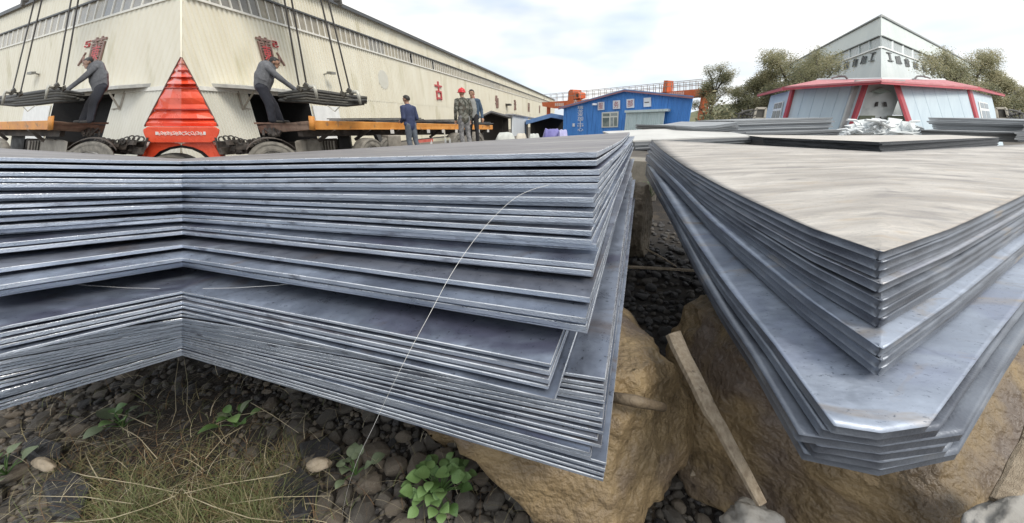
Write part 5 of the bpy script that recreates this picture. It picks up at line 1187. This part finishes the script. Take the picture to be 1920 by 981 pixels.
# hut
hw = mat('pale_blue_panel', (.50, .61, .69), (.58, .69, .76), 1., .5, 0, 0, 10, (3, 3, .5)); hr = mat('red_fascia', (.40, .045, .065), (.50, .08, .095), 2, .5); hpk = mat('pink_roof', (.46, .14, .16), (.56, .24, .25), 2, .6)
nich = mat('misty_plaster', (.46, .49, .485), (.58, .61, .60), 1.2, .7, 0, .2, 5, (1, 1, 1), .35, .65, c3=(.36, .39, .38), s3=1.5, t3=.56); dado = mat('dark_dado', (.07, .085, .055), (.11, .125, .085), 4, .8)  # grey niche plaster, and the dark greenish dado along its foot
hu = thing('hut', Vector((atY(1652, 225, 15).x, 15, 0)), 'pale blue panel hut with red fascia and open niche at its centre', 'hut')
hC, hB, hA = atY(1652, 225, 14.2), atY(1486, 225, 17.6), atY(1437, 225, 21.)
P1 = vplane(hC, hB); P2 = vplane(hB, hA); eh = 2.92
def fas(u):  # fascia lower edge in the photo
    return 154.5 + (1652 - u) / 166. * 14.5
vs_hut = []
for side, tw in (('left', ID), ('right', TR)):
    wd = side
    b = MB(tw); p, q = P1(1627, fas(1627)), P1(1486, fas(1486)); b.prism([p, q, zero(q), zero(P1(1603, 240))], -P1.n * .1); b.build('front_wall', hw, hu)
    # panel joints
    for k in range(1, 6):
        u = 1620 - k * 22; b = MB(tw); p = P1(u, fas(u), .004); b.bar(p, zero(p), .015, .012); b.build('panel_joint', plain('joint_%s%d' % (side, k), (.40, .50, .58), .6), hu)
    b = MB(tw); p, q = P2(1486, 169), P2(1445, 180); b.prism([p, q, zero(q), zero(p)], -P2.n * .1); b.build('side_wall', hw, hu)
    for u, w_, PP in ((1625.5, .16, P1), (1488, .18, P1)):
        b = MB(tw); p = PP(u, fas(u), .06); b.bar(p, zero(p), w_, .12); b.build('pillar', hr, hu)
    # fascia and roof
    b = MB(tw); q = [atY(1652, 150.5, 13.6), P1(1486, 163, .5), P1(1486, 169.5, .5), atY(1652, 157.5, 13.6)]; b.prism(q, (0, .15, 0)); b.build('fascia', hr, hu)
    b = MB(tw); q = [P2(1484, 163, .4), P2(1434, 176.5, .4), P2(1434, 181, .4), P2(1484, 169.5, .4)]; b.prism(q, -P2.n * .15); b.build('fascia', hr, hu)
    b = MB(tw); a_, b_, c_, d_ = atY(1652, 150.3, 13.6), P1(1486, 163, .5), atY(1532, 150, 20.), atY(1652, 148.5, 17.); b.prism([a_, b_, c_, d_], (0, 0, -.06)); b.build('roof', hpk, hu)
    b = MB(tw); a_, b_, c_ = P2(1484, 163, .4), P2(1434, 176.5, .4), atY(1532, 150, 20.); b.prism([a_, b_, c_], (0, 0, -.06)); b.build('roof', hpk, hu)
    b = MB(tw); b.tube([atY(1532, 149.6, 20.), atY(1652, 148, 17.)], .05, 6); b.build('ridge_trim', pgl, hu)
    b = MB(tw); b.tube([atY(1560, 147, 18.5), atY(1572, 143, 18.5), atY(1584, 143, 18.3), atY(1589, 148, 18.2)], .04, 6); b.build('pipe', plain('roof_pipe_' + side, (.12, .12, .12), .5), hu)
    # side window
    b = MB(tw); b.prism([P2(1448, 224, .03), P2(1464, 224, .03), P2(1471, 190, .03), P2(1455, 193.5, .03)], P2.n * .04); wn_ = b.build('window', white, hu)
    for (fa, fb, va, vb) in ((.06, .46, .06, .36), (.54, .94, .06, .36), (.06, .46, .5, .95), (.54, .94, .5, .95)):
        def pw_(x, y): return lerp(lerp(P2(1455, 193.5, .075), P2(1471, 190, .075), x), lerp(P2(1448, 224, .075), P2(1464, 224, .075), x), y)
        b = MB(tw); b.prism([pw_(fa, va), pw_(fb, va), pw_(fb, vb), pw_(fa, vb)], P2.n * .01); b.build('pane', plain('hut_pane_%s%d' % (side, int(fa * 100 + va * 10)), (.10, .13, .15), .15), wn_)
    # niche: cheek wall and back
    b = MB(tw); p = P1(1627, 158); q = atY(1622, 160, 15.25); b.prism([p, q, zero(q), zero(p)], Vector((-.05, .02, 0))); b.build('niche_cheek', nich, hu)
    b = MB(tw); b.prism([atY(1645.5, 191, 15.28), atY(1642, 191.5, 15.28), atY(1640, 200, 15.28), atY(1643.5, 200, 15.28)], (0, -.05, 0)); b.build('niche_slot', dund, hu)
    b = MB(tw); q = [atY(1612, 217, 15.0), atY(1641, 217, 15.15), atY(1640, 236, 15.15), atY(1606, 236, 15.0)]; b.prism(q, (0, .3, 0)); b.build('niche_base', dado, hu)
q = [atY(1606, 150, 15.3), TR(atY(1606, 150, 15.3))]; b = MB(); b.prism([q[0], q[1], zero(q[1]), zero(q[0])], (0, .1, 0)); b.build('niche_back', nich, hu)
b = MB(); b.prism([atY(1652, 219, 15.2), atY(1660, 234, 15.2), atY(1644, 234, 15.2)], (0, .05, 0)); b.build('niche_wedge', dund, hu)
b = MB()
for k in range(4): b.tube([atY(1652 - 18 + k * 2, 172 - k * .5, 15.2), atY(1652, 166 + k * 3., 15.2), atY(1652 + 18 - k * 2, 172 - k * .5, 15.2)], .03, 5)
b.build('niche_cable', mat('greenish_cable', (.24, .30, .27), (.3, .36, .33), 3, .6), hu)
# blinds / cage beside the hut
for side, tw in (('left', ID), ('right', TR)):
    cg = thing('crate', tw(atY(1422, 240, 15)), 'slatted pale framed crate standing %s of the hut' % side, 'crate', 'crates beside the hut')
    fr_ = [(1413, 223), (1433, 223), (1436, 203), (1418, 203)]
    for i in range(4): b = MB(tw); b.bar(atY(*fr_[i], 15), atY(*fr_[(i + 1) % 4], 15), .06, .08); b.build('frame', mat('crate_frame_%s%d' % (side, i), (.42, .39, .33), (.52, .49, .42), 4, .7), cg)
    for k in range(8): v = 205 + k * 2.2; b = MB(tw); b.bar(atY(1418.5 - k * .5, v, 15.03), atY(1435.3 - k * .3, v, 15.03), .03, .05); b.build('slat', plain('crate_slat_%s%d' % (side, k), (.10, .095, .085), .7), cg)
    b = MB(tw); r_ = random.Random(3)
    for k in range(26): p = atY(r_.uniform(1386, 1412), r_.uniform(212, 224), 14.8 + r_.uniform(-.3, .3)); b.bar(p, p + Vector((r_.uniform(-.35, .35), r_.uniform(-.3, .3), r_.uniform(-.12, .16))), .04, .04)
    b.tube([atY(1384, 226, 14.7), atY(1386, 213, 14.7), atY(1396, 209, 14.7), atY(1412, 206, 14.7)], .04, 6)
    b.build('scrap_heap', mat('scrap_dark_' + side, (.05, .05, .048), (.12, .115, .105), 5, .6), None, 'tangled dark scrap metal heap %s of the slatted crate' % ('left' if side == 'left' else 'right'), 'scrap heap')

# far plate stacks
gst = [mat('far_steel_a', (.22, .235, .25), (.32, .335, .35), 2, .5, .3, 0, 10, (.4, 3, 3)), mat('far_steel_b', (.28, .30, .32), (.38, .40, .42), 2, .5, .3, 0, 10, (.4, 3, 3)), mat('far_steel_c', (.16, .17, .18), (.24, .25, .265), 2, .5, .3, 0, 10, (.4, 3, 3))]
def far_stack(label, top, bot, back, n_, mats_, tw=ID, topm=None, group=None, loc=None):
    """top, bot: matching lists of (u, v, Y) along the front face; back: depth vector"""
    T_ = [atY(*q) for q in top]; B_ = [atY(*q) for q in bot]
    st = thing('plate_stack', tw(B_[0]), label, 'plate stack', group); rr = random.Random(len(label))
    for k in range(n_):
        f0, f1 = k / n_, (k + .86) / n_; b = MB(tw); o_ = Vector((rr.uniform(-.03, .03), rr.uniform(-.03, .05), 0))
        A_ = [lerp(t_, b_, f0) + o_ for t_, b_ in zip(T_, B_)]; C_ = [lerp(t_, b_, f1) + o_ for t_, b_ in zip(T_, B_)]; m_ = len(A_); bv = Vector(back)
        vs = A_ + C_ + [p + bv for p in A_] + [p + bv for p in C_]; fs = []
        for i in range(m_ - 1): fs += [[i, i + 1, m_ + i + 1, m_ + i], [2 * m_ + i, 3 * m_ + i, 3 * m_ + i + 1, 2 * m_ + i + 1], [i, 2 * m_ + i, 2 * m_ + i + 1, i + 1], [m_ + i, m_ + i + 1, 3 * m_ + i + 1, 3 * m_ + i]]
        fs += [[0, m_, 3 * m_, 2 * m_], [m_ - 1, 3 * m_ - 1, 4 * m_ - 1, 2 * m_ - 1]]
        b.add(vs, fs); b.build('plate', topm if (k == 0 and topm) else mats_[(k + rr.randrange(2)) % len(mats_)], st)
far_stack('pale topped plate stack before the pale door of the blue shed', [(1188, 264, 6.4), (1300, 258.5, 6.6), (1422, 255.5, 6.8)], [(1188, 283, 6.4), (1300, 277, 6.6), (1422, 268, 6.8)], (-.2, 1.9, .1), 6, gst, topm=mat('pale_dust', (.50, .50, .48), (.60, .60, .58), 2, .6))
for tw, wd in ((ID, 'left'), (TR, 'right')):
    far_stack('sagging grey plate stack %s of the hut with curved upper edge' % wd, [(1268, 235.5, 8.2), (1300, 237.5, 8.0), (1340, 235.5, 7.8), (1384, 229, 7.6)], [(1268, 246, 8.2), (1300, 250, 8.0), (1340, 250.5, 7.8), (1384, 246, 7.6)], (-.3, 2.2, 0), 7, gst, tw)
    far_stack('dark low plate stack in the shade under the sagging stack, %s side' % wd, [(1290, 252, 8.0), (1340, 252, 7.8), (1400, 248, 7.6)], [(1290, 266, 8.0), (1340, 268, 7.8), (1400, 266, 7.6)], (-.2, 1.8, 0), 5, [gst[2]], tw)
    far_stack('long upper grey plate stack lying before the hut, %s side' % wd, [(1380, 226.5, 8.4), (1470, 223, 8.6), (1566, 220.5, 8.8)], [(1380, 247, 8.4), (1470, 244.5, 8.6), (1556, 242.5, 8.8)], (0, 2., 0), 7, [gst[1], gst[0], gst[1]], tw)
    far_stack('lower grey plate stack carrying the long stack, %s side' % wd, [(1400, 248.5, 7.9), (1490, 246, 8.1), (1582, 243.5, 8.4)], [(1392, 268, 7.9), (1490, 264, 8.1), (1576, 254, 8.4)], (0, 2., 0), 6, gst, tw)
# black topped stack with a blunt tip towards us
bst = thing('plate_stack', atY(1652, 285, 5.1), 'black edged plate stack with pale top pointing at us before the hut', 'plate stack')
ptop = mat('pale_plate_top', (.46, .43, .39), (.58, .55, .51), 2, .6); blk = mat('black_plate_edge', (.045, .05, .055), (.10, .105, .115), 5, .5, .2, .2, 40)
L_, C_, = atY(1432, 257.5, 6.2), atY(1652, 266.5, 5.2); Lb, Cb = atY(1432, 265.5, 6.2), atY(1652, 285.5, 5.2)
for k in range(14):
    f0, f1 = k / 6., (k + .9) / 6.; b = MB(); rr = random.Random(k + 20)
    def pt(a_, b_, f_): return lerp(a_, b_, f_)
    o_ = Vector((0, rr.uniform(-.03, .03), 0)); l0, l1, c_0, c_1 = pt(L_, Lb, f0) + o_, pt(L_, Lb, f1) + o_, pt(C_, Cb, f0) + o_, pt(C_, Cb, f1) + o_
    q0 = [c_0, TR(l0), TR(l0) + Vector((.2, 1.0, 0)), c_0 + Vector((1.0, 2.2, 0)), l0 + Vector((.2, 1.0, 0)), l0]; h_ = c_1 - c_0
    q1 = [c_1, TR(l1), TR(l1) + Vector((.2, 1.0, 0)), c_1 + Vector((1.0, 2.2, 0)), l1 + Vector((.2, 1.0, 0)), l1]
    b.add(q0 + q1, [[0, 1, 2, 3], [0, 3, 4, 5], [6, 9, 8, 7], [6, 11, 10, 9]] + [[i, (i + 1) % 6, 6 + (i + 1) % 6, 6 + i] for i in range(6)])
    if k == 0: b.m = [1, 1] + b.m[2:]
    b.build('plate', [blk, ptop], bst)
# white scrap pile before the niche
wp = MB(); r_ = random.Random(6)
whs = mat('white_scrap', (.66, .70, .71), (.78, .81, .82), 4, .5)
for tw in (ID, TR):
    for k in range(46):
        u = 1652 - abs(r_.gauss(0, 34)); u = max(1592, u); v = r_.uniform(233.5, 252); y_ = 9.0 + r_.uniform(-.2, .2); p = atY(u, v, y_); q = p + Vector((r_.uniform(-.45, .45), r_.uniform(-.2, .2), r_.uniform(-.12, .16)))
        if k % 4 == 0: wp.prism([tw(p), tw(p + Vector((.3, .05, .02))), tw(p + Vector((.28, .1, .16))), tw(p + Vector((-.04, .1, .12)))], (0, .03, 0))
        else: wp.tube([tw(p), tw(lerp(p, q, .5) + Vector((0, 0, .06))), tw(q)], .028, 6)
b = MB()
o = wp.build('scrap_pile', whs, None, 'white crumpled scrap and pipe pile before the niche of the hut', 'scrap pile', kind='stuff')
b.blob(atY(1652, 250, 9.3), .95, .5, .22, 4, .5, 2, 4); b.build('white_sheet_heap', whs, None, 'white plastic sheet heap lying under the scrap before the niche', 'sheet heap', smooth=False)
